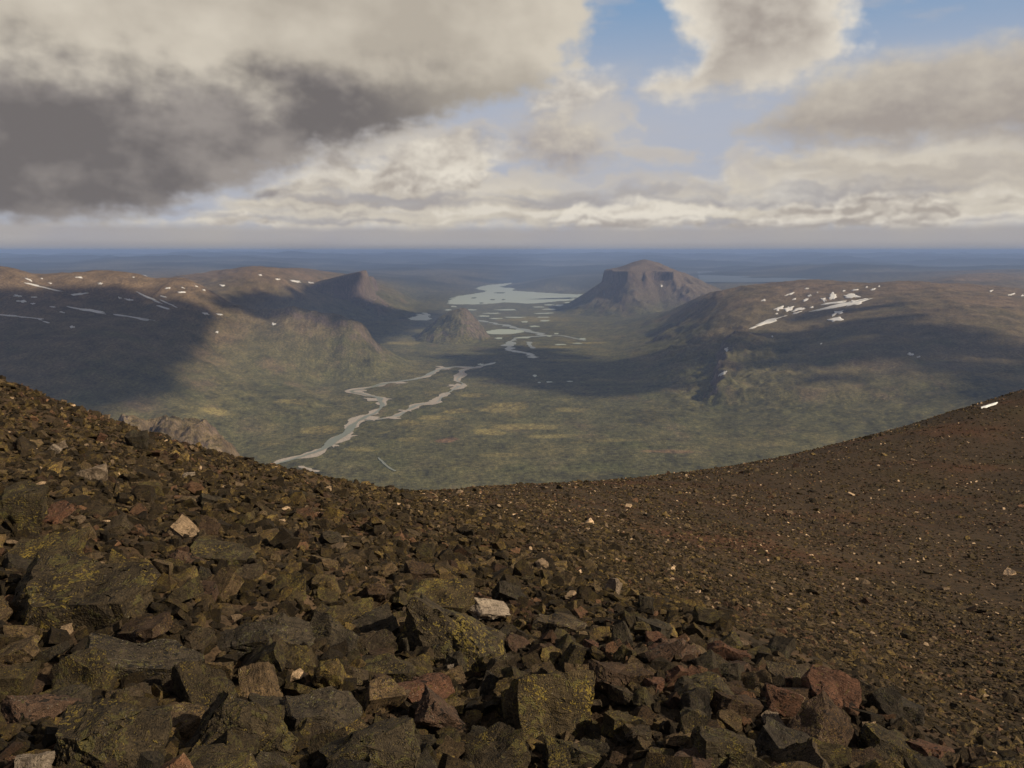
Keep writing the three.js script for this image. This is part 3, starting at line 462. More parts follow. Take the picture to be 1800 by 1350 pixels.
snow(L(1440), T(510), 7, 3, 0.1, 'single snow patch on the lit rocky spur', 'snow on the spur');
for (const [x, y, w, h, label] of [[1170, 305, 30, 6, 'leftmost snow patch on the tan ridge'], [1370, 250, 15, 8, 'snow patch highest on the tan ridge'], [1465, 272, 20, 5, 'faint short snow line in the middle of the tan ridge'], [1560, 284, 46, 9, 'largest snow patch on the tan ridge'], [1640, 291, 30, 6, 'snow patch on the tan ridge nearest the cliff peak']]) snow(L(x), T(y), L(w), L(h), 0.12, label, 'snow on the tan ridge');
for (const [x0, y0, x1, y1, h, label] of [[370, 525, 535, 470, 4.5, 'straight slanting snow streak on the rounded mountain, lowest on its left'], [690, 440, 970, 378, 4, 'long curved snow streak crossing the top of the rounded mountain'], [185, 785, 235, 758, 3, 'small slanting snow streak at the foot of the spur cliff']]) streak(Lr(x0), T(y0), Lr(x1), T(y1), h, label, 'snow on the rounded mountain');
for (const [x, y, w, h, turn, label] of [[920, 392, 105, 22, -0.2, 'broad snow field at the right end of the long curved streak'], [890, 362, 75, 17, 0, 'flat snow field just above the long curved streak'], [790, 362, 34, 26, -0.4, 'roundish snow field above the middle of the long curved streak'], [745, 382, 24, 26, -0.8, 'upright snow field beside the roundish one'], [800, 397, 100, 10, -0.15, 'thin snow field between the roundish one and the long streak'], [820, 450, 60, 18, -0.3, 'upper lobe of the lone snow field in the shaded slope'], [805, 486, 62, 24, -0.15, 'lower lobe of the lone snow field in the shaded slope'], [230, 640, 25, 12, -0.3, 'snow patch at the top of the spur cliff'], [1200, 670, 30, 12, 0.2, 'snow patch alone on the dark lower slope of the rounded mountain']]) snow(Lr(x), T(y), L(w), L(h), turn, label, 'snow on the rounded mountain');
for (const [x, y, w, h] of [[505, 428, 50, 14], [560, 428, 45, 18], [610, 432, 70, 11], [650, 382, 25, 12], [670, 360, 22, 8], [590, 377, 22, 6], [568, 350, 40, 8], [655, 322, 20, 6], [905, 330, 35, 8], [970, 315, 14, 5], [1005, 327, 22, 8], [1035, 310, 10, 5], [850, 335, 14, 5], [710, 343, 8, 5], [425, 385, 25, 9], [600, 450, 50, 6], [1625, 335, 18, 5], [1735, 353, 30, 5], [1790, 360, 16, 5], [473, 575, 8, 6], [730, 613, 10, 5], [1245, 683, 15, 6], [680, 422, 18, 7], [495, 455, 14, 7]]) snow(Lr(x), T(y), L(w), L(h), -0.25, beside('small snow patch', [Lr(x), T(y)], rightMarks, ['above', 'below'], 2.5), 'small snow patches on the rounded mountain');
snow(600 + 1688 / 3, 400 + 308 / 3, 4, 3.4, 0, 'tiny bright snow patch on the face of the table mountain', 'snow on the table mountain');

// ---------------------------------------------------------------- high clouds above the frame whose shade lies on hills and valley
const cloudMaterial = new THREE.MeshStandardMaterial({ color: new THREE.Color().setRGB(0.8, 0.8, 0.8), roughness: 1 });
const cloudRandom = rng(4242), puffShape = new THREE.IcosahedronGeometry(1, 2);
function cloud(height, outline, label, step, cover = 1, holes = []) {
  const up = (px, py) => { const g = hit(px, py, 2900), t = (height - g[1]) / SUN.y; return [g[0] + SUN.x * t, g[2] - SUN.z * t]; };
  const poly = outline.map((p) => up(...p)), gaps = holes.map((h) => h.map((p) => up(...p))), list = [];
  const x0 = Math.min(...poly.map((p) => p[0])), x1 = Math.max(...poly.map((p) => p[0])), d0 = Math.min(...poly.map((p) => p[1])), d1 = Math.max(...poly.map((p) => p[1]));
  for (let x = x0 - step; x <= x1 + step; x += step) for (let d = d0 - step; d <= d1 + step; d += step) {
    const jx = x + (cloudRandom() - 0.5) * step, jd = d + (cloudRandom() - 0.5) * step; let s = polyDist(poly, jx, jd) + fbm(jx / 500, jd / 500, 3) * step * 1.4;
    for (const g of gaps) s = Math.min(s, -polyDist(g, jx, jd));
    if (s < step * 0.5 || cloudRandom() > cover) continue;
    const r = clamp(s * 0.8, step * 0.4, step * (cover < 0.5 ? 0.95 : 1.2)) * (0.85 + 0.4 * cloudRandom()), m = new THREE.Matrix4().compose(new THREE.Vector3(jx, height + r * 0.25 * cloudRandom(), -jd), new THREE.Quaternion().setFromEuler(new THREE.Euler(cloudRandom() * 6, cloudRandom() * 6, cloudRandom() * 6)), new THREE.Vector3(r, r * 0.75, r));
    list.push(puffShape.clone().applyMatrix4(m));
  }
  const o = add('cloud', mergeGeometries(list), cloudMaterial);
  return tag(o, label, 'cloud', 'high clouds above the frame', 'structure');
}
cloud(4600, [[-260, 540], [0, 508], [60, 511], [130, 508], [220, 507], [300, 520], [365, 541], [390, 562], [384, 590], [360, 620], [330, 652], [296, 690], [250, 715], [180, 735], [60, 770], [-260, 800]], 'high cloud whose shade lies on the snow-flecked hill', 190);
cloud(4600, [[345, 521], [420, 519], [500, 524], [545, 503], [590, 488], [630, 481], [630, 522], [662, 534], [700, 546], [790, 543], [765, 575], [725, 590], [690, 594], [650, 592], [560, 565], [450, 560]], 'high cloud whose shade lies below the cliff peak', 200);
cloud(4600, [[785, 630], [850, 613], [930, 606], [1010, 613], [1070, 636], [1130, 624], [1200, 602], [1262, 590], [1270, 640], [1230, 690], [1120, 706], [1000, 692], [900, 682], [835, 668], [812, 650]], 'high cloud whose shade crosses the valley floor', 150, 0.62);
cloud(4600, [[1290, 604], [1340, 566], [1420, 545], [1540, 530], [1620, 532], [1700, 562], [1800, 600], [2050, 610], [2050, 760], [1800, 730], [1700, 716], [1620, 700], [1500, 706], [1420, 684], [1400, 655], [1300, 655]], 'high torn cloud whose shade lies on the rounded mountain', 150, 0.34, [[[1510, 655], [1560, 640], [1620, 655], [1600, 676], [1530, 680]]]);
cloud(4600, [[1050, 752], [1150, 712], [1240, 690], [1262, 702], [1180, 733], [1090, 762]], 'small high cloud whose shade lies below the spur', 130, 0.8);

// ---------------------------------------------------------------- the stony slope under the camera: heights
const slopePoints = [];
for (const [px, list] of [
  [-300, [[1350, 2.5], [1100, 4], [880, 7], [700, 13], [590, 19], [610, 30], [680, 80], [760, 200], [800, 330]]],
  [0, [[1350, 2.6], [1180, 3.6], [1050, 5], [960, 6.4], [880, 8.2], [800, 12], [740, 16], [682, 22], [704, 34], [760, 80], [800, 200], [830, 330]]],
  [180, [[745, 21], [765, 34]]],
  [300, [[1350, 2.8], [1150, 4.3], [1000, 6.8], [910, 10], [850, 14], [786, 22], [802, 36], [850, 90], [880, 200], [900, 330]]],
  [450, [[822, 24], [836, 40]]],
  [600, [[1350, 3.2], [1150, 5.2], [1000, 8.5], [920, 13.5], [870, 20], [847, 28], [862, 46], [900, 100], [930, 220], [940, 330]]],
  [830, [[1350, 3.5], [1150, 6], [1030, 9.5], [960, 15], [910, 25], [874, 44], [858, 72], [868, 115], [900, 240], [915, 330]]],
  [1000, [[1350, 3.65], [1180, 5.6], [1060, 9], [1000, 15], [940, 27], [890, 48], [850, 90], [858, 130], [900, 260]]],
  [1100, [[1350, 3.7], [1200, 5.3], [1085, 8.3], [1035, 14], [960, 29], [880, 62], [842, 108], [851, 155], [890, 270]]],
  [1300, [[1350, 3.9], [1210, 5.5], [1125, 8], [1092, 15], [1000, 31], [900, 63], [850, 92], [818, 124], [830, 175], [880, 290]]],
  [1500, [[1350, 4.0], [1225, 5.4], [1205, 11], [1100, 25], [960, 50], [860, 88], [775, 142], [790, 195], [850, 300]]],
  [1700, [[1385, 3.9], [1345, 9], [1200, 19], [1000, 45], [860, 86], [770, 128], [720, 158], [732, 205], [800, 310]]],
  [1820, [[1400, 4], [1350, 10], [1200, 20], [1000, 45], [850, 87], [750, 134], [684, 168], [696, 215], [760, 320]]],
  [2150, [[1400, 8], [1150, 24], [850, 80], [650, 165], [670, 220], [740, 330]]],
]) for (const [py, d] of list) { const [x, y, z] = seen(px, py, d), r = Math.hypot(x, z); slopePoints.push([Math.atan2(x, z) * 3.4, Math.log(r), (y + 1.7) / r]); }
const slopeSpline = spline(slopePoints, 0.0004);
const edgeX = [[0, 2.6], [4, 2.65], [5.8, 2.6], [8, 2.1], [12.9, 0.9], [25, -0.8], [60, -9], [400, -90]];
function edgeAt(d) { for (let i = 1; i < edgeX.length; i++) if (d < edgeX[i][0]) return lerp(edgeX[i - 1][1], edgeX[i][1], (d - edgeX[i - 1][0]) / (edgeX[i][0] - edgeX[i - 1][0])); return -90; }
/** 1 on the bouldery rib the camera stands on, 0 in the smooth scree bowl. */
const ribAt = (x, d) => smooth(0.1 + d * 0.10, -0.1 - d * 0.04, x - edgeAt(d));
function slopeBase(x, d) {
  const r = Math.max(0.8, Math.hypot(x, d)), a = Math.atan2(x, d), A = clamp(a, -0.72, 0.78), q = slopeSpline(A * 3.4, Math.log(Math.min(r, 330)));
  const qb = lerp(q, a < 0 ? 0.17 * smooth(1.6, 2.9, -a) : 0.05, smooth(0.78, 2.4, Math.abs(a)));   // unseen rise added behind, lifting the haze top to soften the horizon
  return -1.7 + qb * r;
}
function slope(x, d) {
  const rib = ribAt(x, d), r = Math.hypot(x, d), f = smooth(0.5, 3, r);
  return slopeBase(x, d) + f * (fbm(x / 2.6 + 3, d / 2.6, 3) * (0.12 + 0.2 * rib) + fbm(x / 0.7, d / 0.7, 3) * (0.05 + 0.09 * rib) + fbm(x / 14 + 1, d / 14, 3) * 0.35 * smooth(8, 30, r) + fbm(x / 0.22, d / 0.22, 2) * 0.03 - 0.10 * rib * smooth(12, 5, r));
}
function slopeHit(px, py) {
  const [a, b] = sight(px, py); let d = 1.5, last = d;
  for (; d < 320; last = d, d *= 1.01) if (slope(a * d, d) >= b * d) break;
  let lo = last, hi = d; for (let i = 0; i < 12; i++) { const m = (lo + hi) / 2; if (slope(a * m, m) >= b * m) hi = m; else lo = m; }
  return [a * hi, slope(a * hi, hi), hi];
}

// ---------------------------------------------------------------- stone: what it is made of
/** Colour and relief of one kind of stone; lichen grows in crusts and specks. */
function stone(seed, base, vein, crusts, gloss = 0.86) {
  const size = 1024, relief = new Uint8Array(size * size * 4);
  const map = dataTexture(size, (u, v) => {
    const s = seed * 3.7, wx = fbmPer(u * 6 + s, v * 6, 6, 3) * 0.05, x = u + wx, y = v + fbmPer(u * 6 + s + 20, v * 6 + 5, 6, 3) * 0.05;
    const big = fbmPer(x * 4 + s, y * 4, 4, 4, 0.6), mid = fbmPer(x * 14, y * 14 + s, 14, 4, 0.65), grit = fbmPer(u * 90 + s, v * 90, 90, 2, 0.7), layer = fbmPer(x * 3 + s, y * 40, 40, 3, 0.6);
    let c = mix3(base, vein, clamp(0.42 + big * 0.8 + layer * 0.5)); const g = Math.max(0.25, 1 + mid * 0.9 + grit * 0.95); c = [c[0] * g, c[1] * g, c[2] * g];
    let h = 0.5 + mid * 0.35 + grit * 0.18 + layer * 0.22;
    for (const [colour, freq, level, patch, k] of crusts) {
      const where = fbmPer(x * 3 + k * 9 + s, y * 3 + k * 5, 3, 3, 0.55), spot = fbmPer(x * freq + k * 31, y * freq + s, freq, 3, 0.7), m = smooth(level, level + 0.10, spot + where * patch);
      c = mix3(c, [colour[0] * (1 + grit * 0.5), colour[1] * (1 + grit * 0.5), colour[2] * (1 + grit * 0.5)], m * 0.9); h += m * 0.08;
    }
    const o = (Math.round(v * size) * size + Math.round(u * size)) * 4, q = clamp(h) * 255; relief[o] = relief[o + 1] = relief[o + 2] = q; relief[o + 3] = 255;
    return [srgb8(c[0]), srgb8(c[1]), srgb8(c[2])];
  }, true);
  const bump = new THREE.DataTexture(relief, size, size); bump.wrapS = bump.wrapT = THREE.RepeatWrapping; bump.magFilter = THREE.LinearFilter; bump.needsUpdate = true;
  return { map, bump, gloss };
}
const YELLOW = [0.165, 0.122, 0.028], OLIVE = [0.074, 0.064, 0.024], ASH = [0.16, 0.14, 0.11], RUST = [0.16, 0.070, 0.034], BLACK = [0.010, 0.009, 0.008];
const stones = {
  lichen: stone(1, [0.022, 0.016, 0.0095], [0.064, 0.047, 0.026], [[OLIVE, 14, 0.22, 0.8, 1], [YELLOW, 38, 0.29, 0.75, 2], [YELLOW, 80, 0.34, 0.5, 7], [BLACK, 30, 0.26, 0.4, 3], [ASH, 60, 0.40, 0.3, 4]]),
  dark: stone(2, [0.020, 0.0155, 0.0105], [0.064, 0.048, 0.031], [[OLIVE, 24, 0.28, 0.7, 1], [YELLOW, 64, 0.38, 0.5, 2], [ASH, 50, 0.36, 0.4, 4], [BLACK, 20, 0.26, 0.5, 5]]),
  rust: stone(3, [0.046, 0.029, 0.020], [0.105, 0.060, 0.037], [[BLACK, 18, 0.24, 0.7, 3], [ASH, 30, 0.36, 0.4, 4], [OLIVE, 14, 0.34, 0.5, 1]]),
  pale: stone(4, [0.20, 0.155, 0.115], [0.34, 0.27, 0.20], [[BLACK, 26, 0.30, 0.6, 3], [OLIVE, 14, 0.36, 0.5, 1], [[0.10, 0.08, 0.06], 10, 0.30, 0.6, 6]]),
};
const material = (kind, r = 1, g = 1, b = 1) => { const s = stones[kind], m = new THREE.MeshStandardMaterial({ map: s.map, bumpMap: s.bump, bumpScale: 0.02, roughness: s.gloss, color: new THREE.Color().setRGB(r, g, b) }); m.specularIntensity = 0.45; return m; };
const kinds = {
  lichen: [material('lichen'), material('lichen', 1.2, 1.15, 1), material('lichen', 0.8, 0.78, 0.75), material('lichen', 1.75, 1.6, 1.3)],
  dark: [material('dark'), material('dark', 1.35, 1.25, 1.15), material('dark', 0.75, 0.75, 0.78), material('dark', 1.2, 0.95, 0.85), material('dark', 2.2, 1.9, 1.55)],
  rust: [material('rust'), material('rust', 1.35, 1.1, 1)],
  pale: [material('pale'), material('pale', 0.7, 0.66, 0.62)],
};
/** A broken block: a slab cut by random planes, then roughened. */
function block(seed, w, h, d, cuts, fine, rounding = 0) {
  const r = rng(seed), planes = [[1, 0, 0, w / 2], [-1, 0, 0, w / 2], [0, 1, 0, h / 2], [0, -1, 0, h / 2], [0, 0, 1, d / 2], [0, 0, -1, d / 2]].map((p) => { const v = new THREE.Vector3(p[0], p[1], p[2]).add(new THREE.Vector3(r() - 0.5, r() - 0.5, r() - 0.5).multiplyScalar(0.38)).normalize(); return [v, p[3] * (0.85 + 0.25 * r())]; });
  for (let k = 0; k < cuts; k++) { const v = new THREE.Vector3(r() * 2 - 1, r() * 2 - 1, r() * 2 - 1).normalize(), reach = Math.abs(v.x) * w / 2 + Math.abs(v.y) * h / 2 + Math.abs(v.z) * d / 2; planes.push([v, reach * (0.55 + 0.28 * r())]); }
  const pts = [], M = new THREE.Matrix3(), p = new THREE.Vector3();
  for (let a = 0; a < planes.length; a++) for (let b = a + 1; b < planes.length; b++) for (let c = b + 1; c < planes.length; c++) {
    const [A, B, C] = [planes[a], planes[b], planes[c]]; M.set(A[0].x, A[0].y, A[0].z, B[0].x, B[0].y, B[0].z, C[0].x, C[0].y, C[0].z);
    if (Math.abs(M.determinant()) < 0.02) continue;
    p.set(A[1], B[1], C[1]).applyMatrix3(M.invert());
    if (planes.every(([n, e]) => n.dot(p) <= e + 1e-6)) pts.push(p.clone());
  }
  let g = new ConvexGeometry(pts);
  if (fine) g = new TessellateModifier(fine, 7).modify(g);
  const P = g.attributes.position, s = seed * 1.37, v = new THREE.Vector3(), ax = new THREE.Vector3(r() - 0.5, 1, r() - 0.5).normalize();
  for (let k = 0; k < P.count; k++) {
    v.fromBufferAttribute(P, k); const L = v.length() || 1;
    const n = fine ? noise3(v.x * 2.4 + s, v.y * 2.4, v.z * 2.4) * 0.085 + noise3(v.x * 6 + s, v.y * 6, v.z * 6 + 9) * 0.038 + noise3(v.x * 15, v.y * 15 + s, v.z * 15) * 0.016 + 0.024 * (Math.round(v.dot(ax) * 7 + noise3(v.x * 3, v.y * 3 + s, v.z * 3) * 2.2) - v.dot(ax) * 7) + (Math.abs(noise3(v.dot(ax) * 16 + s, v.x, v.z)) - 0.2) * 0.03 : 0;
    v.multiplyScalar(1 + n / L - rounding * L * L); P.setXYZ(k, v.x, v.y, v.z);
  }
  g.deleteAttribute('uv'); g.deleteAttribute('normal');
  g = toCreasedNormals(mergeVertices(g, 1e-4), fine ? 0.55 : 0.3);
  const Q = g.attributes.position, uv = new Float32Array(Q.count * 2), e1 = new THREE.Vector3(), e2 = new THREE.Vector3(), a = new THREE.Vector3(), b = new THREE.Vector3(), c = new THREE.Vector3();
  for (let k = 0; k < Q.count; k += 3) {
    a.fromBufferAttribute(Q, k); b.fromBufferAttribute(Q, k + 1); c.fromBufferAttribute(Q, k + 2); e1.subVectors(b, a).cross(e2.subVectors(c, a));
    const m = Math.max(Math.abs(e1.x), Math.abs(e1.y), Math.abs(e1.z)), pick = m === Math.abs(e1.x) ? ['z', 'y'] : m === Math.abs(e1.y) ? ['x', 'z'] : ['x', 'y'];
    [a, b, c].forEach((t, i) => { uv[(k + i) * 2] = t[pick[0]] * 0.7 + seed * 0.37; uv[(k + i) * 2 + 1] = t[pick[1]] * 0.7 + seed * 0.61; });
  }
  g.setAttribute('uv', new THREE.BufferAttribute(uv, 2));
  return g;
}
const bigBlocks = [], midBlocks = [], chips = [];
{ const r = rng(8); for (let k = 0; k < 22; k++) bigBlocks.push(block(100 + k, 1, 0.24 + 0.36 * r(), 0.55 + 0.4 * r(), 4 + Math.floor(r() * 5), 0.085)); for (let k = 0; k < 12; k++) midBlocks.push(block(200 + k, 1, 0.24 + 0.38 * r(), 0.55 + 0.4 * r(), 4 + Math.floor(r() * 4), 0.24)); for (let k = 0; k < 8; k++) chips.push(block(300 + k, 1, 0.25 + 0.4 * r(), 0.5 + 0.4 * r(), 3 + Math.floor(r() * 3), 0)); }

// ---------------------------------------------------------------- the slope itself
{
  const earth = dataTexture(1024, (u, v) => {
    const a = fbmPer(u * 5, v * 5, 5, 5, 0.65), b = fbmPer(u * 40 + 3, v * 40, 40, 3, 0.75), r = fbmPer(u * 4 + 2, v * 4 + 1, 4, 3), c = mix3([0.030, 0.023, 0.015], [0.062, 0.040, 0.024], clamp(0.5 + r * 1.3)), g = 1 + a * 0.6 + b * 1.1;
    return [srgb8(c[0] * g), srgb8(c[1] * g), srgb8(c[2] * g)];
  }, true);
  const relief = dataTexture(1024, (u, v) => { const b = 128 + 90 * fbmPer(u * 40 + 3, v * 40, 40, 3, 0.75) + 60 * fbmPer(u * 12, v * 12, 12, 3); const k = clamp(b, 0, 255); return [k, k, k]; });
  const m = new THREE.MeshStandardMaterial({ map: earth, bumpMap: relief, bumpScale: 0.03, roughness: 0.95, vertexColors: true }); m.specularIntensity = 0.3;
  const angles = [], radii = [];
  for (let k = 0; k < 16; k++) angles.push(-Math.PI + k / 16 * (Math.PI - 0.8));
  for (let k = 0; k <= 420; k++) angles.push(-0.8 + 1.6 * k / 420);
  for (let k = 1; k <= 16; k++) angles.push(0.8 + k / 16 * (Math.PI - 0.8));
  for (let k = 0; k <= 330; k++) radii.push(0.5 * (330 / 0.5) ** (k / 330));
  const nu = angles.length, P = [], U = [], I = [], K = [];
  radii.forEach((r, j) => angles.forEach((a, i) => { const x = Math.sin(a) * r, d = Math.cos(a) * r; P.push(x, slope(x, d), -d); U.push(x / 1.7, d / 1.7); const red = smooth(-0.05, 0.4, fbm(x / 22 + 4, d / 12, 4, 0.6) - 0.08), moss = smooth(0.05, 0.45, fbm(x / 9 + 30, d / 14 + 7, 4, 0.6)), v = 1 + fbm(x / 4, d / 6, 3) * 0.5; K.push(...mix3(mix3([1.1, 1.06, 0.98], [1.5, 1.05, 0.88], red), [1.05, 1.12, 0.75], moss * 0.7).map((q) => q * v)); if (i && j) { const k = j * nu + i; I.push(k - nu - 1, k - nu, k, k - nu - 1, k, k - 1); } }));
  const g = new THREE.BufferGeometry(); g.setAttribute('position', new THREE.Float32BufferAttribute(P, 3)); g.setAttribute('uv', new THREE.Float32BufferAttribute(U, 2)); g.setAttribute('color', new THREE.Float32BufferAttribute(K, 3)); g.setIndex(I); g.computeVertexNormals();
  if (g.attributes.normal.array[1 + 3 * 5000] < 0) { for (let k = 0; k < I.length; k += 3) [I[k], I[k + 1]] = [I[k + 1], I[k]]; g.setIndex(I); g.computeVertexNormals(); }
  tag(add('stony_slope', g, m), 'stony brown mountain slope dipping to a saddle-shaped brow', 'ground', null, 'structure');
}

// ---------------------------------------------------------------- blocks and stones lying on it
const all = [], rr = rng(31337), taken = new Map();
const cell = (x, d) => Math.floor(x / 0.8) + ',' + Math.floor(d / 0.8);
function free(x, d, s, gap) {
  const cx = Math.floor(x / 0.8), cd = Math.floor(d / 0.8);
  for (let i = -1; i <= 1; i++) for (let j = -1; j <= 1; j++) for (const q of taken.get((cx + i) + ',' + (cd + j)) ?? []) if (Math.hypot(q[0] - x, q[1] - d) < gap * (q[2] + s) / 2) return false;
  return true;
}
function claim(x, d, s) { const k = cell(x, d); if (!taken.has(k)) taken.set(k, []); taken.get(k).push([x, d, s]); }
function kindAt(x, d) {
  const red = fbm(x / 3.2 + 11, d / 3.2 + 4, 3) + 0.25 * (1 - ribAt(x, d)) * smooth(20, 60, d), moss = fbm(x / 4 + 30, d / 4, 3), t = rr();
  if (t < 0.016 + 0.045 * smooth(14, 40, d)) return 'pale';  // extra pale stones farther out stand in for tops catching light
  if (t < 0.04 + smooth(0, 0.45, red) * 0.34) return 'rust';
  return t < 0.55 + moss * 0.6 ? 'lichen' : 'dark';
}
function put(x, d, s, sink, level, kind = kindAt(x, d)) { all.push({ x, d, y: slope(x, d) + s * sink, s, kind, level, size: s / Math.hypot(x, d), a: rr() * 6.283, tx: (rr() - 0.5) * level, tz: (rr() - 0.5) * level, v: rr(), w: rr(), fl: level === 1.3 ? 0.5 + 0.4 * rr() : 0.8 + 0.4 * rr() }); }

// the blocks one can point at
const heroes = [];
const shorts = ['large lichen-crusted block', 'sloping lichen block', 'pale broken slab', 'long rounded block', 'dark pointed block', 'flat lichen slab', 'long low slab over a gap', 'broad dark block', 'pale flake', 'upright lichen block at the left edge', 'pale rounded boulder', 'white upright stone', 'small pale stone of the pair', 'dark upright skyline block', 'small upright reddish stone', 'thin white flake', 'rusty tilted block at lower left', 'rusty-pink slab', 'yellow-freckled steep block', 'upright orange slab', 'overhanging lichen slab', 'orange triangular stone', 'pale yellow disc', 'rounded lichen block at the bottom', 'dark ridged block at the rim', 'last lichen block at the rim', 'brown slab in the middle', 'reddish block at the bottom', 'sharp dark block', 'squat dark block', 'big tilted dark block', 'big mossy block at bottom left', 'big leaning mossy block', 'dark block with a pale rim', 'speckled bottom block', 'mossy block at bottom centre', 'mustard-flecked block', 'green-crusted edge block', 'flat mossy slab at the left edge', 'low slab in red gravel', 'small split block', 'lichen stone on the gravel', 'dark stone near the brow', 'dark wedge of stone', 'brown slab beside the orange one', 'thin dark slab over the bowl', 'reddish-brown block'];
/** px, py: middle of the block; w: width in photo pixels; shape: [height, depth] against width; turn: [yaw, pitch, roll]. */
function hero(px, py, w, [h, dep], turn, kind, tint, label, name = 'boulder', seed = 500 + heroes.length, cuts = 6, sink = 0.18, category = 'boulder') {
  const foot = slopeHit(px, py + w * h * 0.35), s = w * 0.74 / FOCAL * Math.hypot(...foot), o = new THREE.Mesh(block(seed, 1, h, dep, cuts, 0.055), kinds[kind][tint]);
  o.name = numbered(name); o.castShadow = o.receiveShadow = true; o.position.set(foot[0], foot[1] + s * h * sink, -foot[2]); o.rotation.set(turn[1] * 1.5 + 0.12 * Math.sin(seed * 2.1), turn[0], turn[2] * 1.35 + 0.15 * Math.sin(seed * 1.3)); o.scale.setScalar(s);
  tag(o, label, category); o.userData.short = shorts[heroes.length]; scene.add(o); heroes.push(o); claim(foot[0], foot[2], s * 0.95);
  return o;
}
hero(800, 1118, 225, [0.52, 0.55], [0.12, -0.25, -0.12], 'lichen', 0, 'large lichen-crusted block with a steep flat front, under the pale slab', 'boulder', 541, 3, 0.25);
hero(775, 1052, 150, [0.42, 0.7], [0.2, 0.12, -0.22], 'lichen', 1, 'sloping lichen block behind the pale slab', 'boulder', 542, 3, 0.25);
hero(855, 1086, 100, [0.16, 0.62], [0.35, 0.25, -0.30], 'pale', 0, 'pale freshly broken slab lying on the large lichen block', 'slab', 543, 2, 1.9, 'slab');
hero(985, 1100, 145, [0.34, 0.5], [-0.1, 0, -0.18], 'dark', 1, 'long rounded block right of the pale slab', 'boulder', 544, 4);
hero(650, 1100, 120, [0.55, 0.6], [0.5, 0.2, 0.15], 'dark', 0, 'dark pointed block left of the large lichen block', 'boulder', 545, 5);
hero(620, 1085, 110, [0.35, 0.7], [0.3, 0.1, -0.2], 'lichen', 1, 'flat lichen slab behind the dark pointed block', 'boulder', 546, 4);
hero(672, 1182, 150, [0.22, 0.5], [0.05, 0.1, -0.14], 'lichen', 0, 'long low slab with a black gap under it', 'boulder', 547, 3, 0.55);
hero(160, 1040, 270, [0.36, 0.6], [0.1, 0.05, -0.06], 'lichen', 2, 'broad dark block with a pale chip on its corner', 'boulder', 548, 4, 0.2);
hero(146, 1008, 62, [0.16, 0.5], [0.3, 0.2, -0.35], 'pale', 0, 'pale flake lying on the broad dark block', 'slab', 549, 2, 2.4, 'slab');
hero(40, 890, 95, [0.95, 0.8], [0.4, 0.1, 0.1], 'lichen', 0, 'upright lichen block at the left edge', 'boulder', 550, 4, 0.35);
hero(166, 832, 50, [0.8, 0.8], [0.4, 0, 0.1], 'pale', 1, 'pale rounded boulder high on the left of the slope', 'boulder', 551, 8, 0.35);
hero(94, 790, 20, [1.1, 0.8], [0.2, 0, 0.4], 'pale', 0, 'small white upright stone, left of a pair near the crest', 'stone', 552, 6, 0.4, 'stone');
hero(107, 783, 20, [0.7, 0.8], [0.2, 0, 0.2], 'pale', 1, 'small pale stone, right of a pair near the crest', 'stone', 553, 6, 0.4, 'stone');
hero(240, 775, 42, [1.0, 0.8], [0.2, 0.1, 0.1], 'dark', 2, 'dark upright block breaking the left skyline', 'boulder', 554, 4, 0.35);
hero(180, 769, 16, [1.2, 0.8], [0.2, 0, -0.3], 'rust', 1, 'small upright reddish stone below the left crest', 'stone', 555, 6, 0.4, 'stone');
hero(330, 835, 34, [0.2, 0.6], [0.2, 0, 0], 'pale', 0, 'thin white flake lying flat near the left brow', 'stone', 556, 3, 0.6, 'stone');
hero(68, 1258, 120, [0.5, 0.6], [0.9, 0.1, -0.6], 'rust', 0, 'rusty tilted block over a black hole at lower left', 'boulder', 557, 4, 0.5);
hero(775, 1262, 110, [0.42, 0.6], [0.6, 0.1, -0.55], 'rust', 0, 'tilted rusty-pink slab in the lower middle', 'boulder', 558, 4, 0.45);
hero(960, 1235, 180, [0.85, 0.6], [0.2, -0.3, 0.1], 'lichen', 1, 'steep block freckled with bright yellow lichen', 'boulder', 559, 4, 0.2);
hero(1372, 1232, 62, [0.9, 0.5], [0.3, -0.2, -0.2], 'rust', 1, 'upright orange slab on the edge of the boulder rib', 'boulder', 560, 4, 0.45);
hero(1225, 1215, 130, [0.36, 0.6], [0.1, 0, -0.1], 'lichen', 0, 'lichen slab overhanging a black gap, left of the orange slab', 'boulder', 561, 4, 0.5);
hero(1150, 1130, 42, [0.7, 0.7], [0.3, 0.2, -0.2], 'rust', 1, 'small orange triangular stone right of the long rounded block', 'stone', 562, 4, 0.5, 'stone');
hero(792, 1182, 17, [0.8, 0.5], [0.2, 0, 0], 'pale', 0, 'little pale yellow disc of stone below the large lichen block', 'stone', 563, 7, 1.4, 'stone');
hero(1270, 1310, 130, [0.7, 0.7], [0.3, -0.1, 0.1], 'lichen', 0, 'rounded lichen block at the bottom edge, below the overhanging slab', 'boulder', 564, 7, 0.25);
hero(1435, 1290, 130, [0.8, 0.6], [0.6, 0, 0.3], 'dark', 3, 'dark ridged block at the bottom edge on the rib\'s rim', 'boulder', 565, 4, 0.3);
hero(1560, 1310, 130, [0.5, 0.7], [0.3, 0, -0.3], 'lichen', 2, 'last large lichen block at the rim before the scree bowl', 'boulder', 566, 5, 0.2);
hero(1090, 1190, 110, [0.5, 0.6], [0.2, 0.1, -0.3], 'dark', 3, 'brown slab between the yellow-freckled block and the overhanging slab', 'boulder', 567, 4, 0.35);
hero(1215, 1345, 90, [0.7, 0.7], [0.3, 0, 0], 'rust', 0, 'reddish block cut by the bottom edge of the picture', 'boulder', 568, 5, 0.3);
hero(500, 1115, 150, [0.42, 0.6], [0.4, 0.15, -0.25], 'dark', 0, 'sharp dark block between the broad block and the low slab', 'boulder', 569, 4, 0.3);
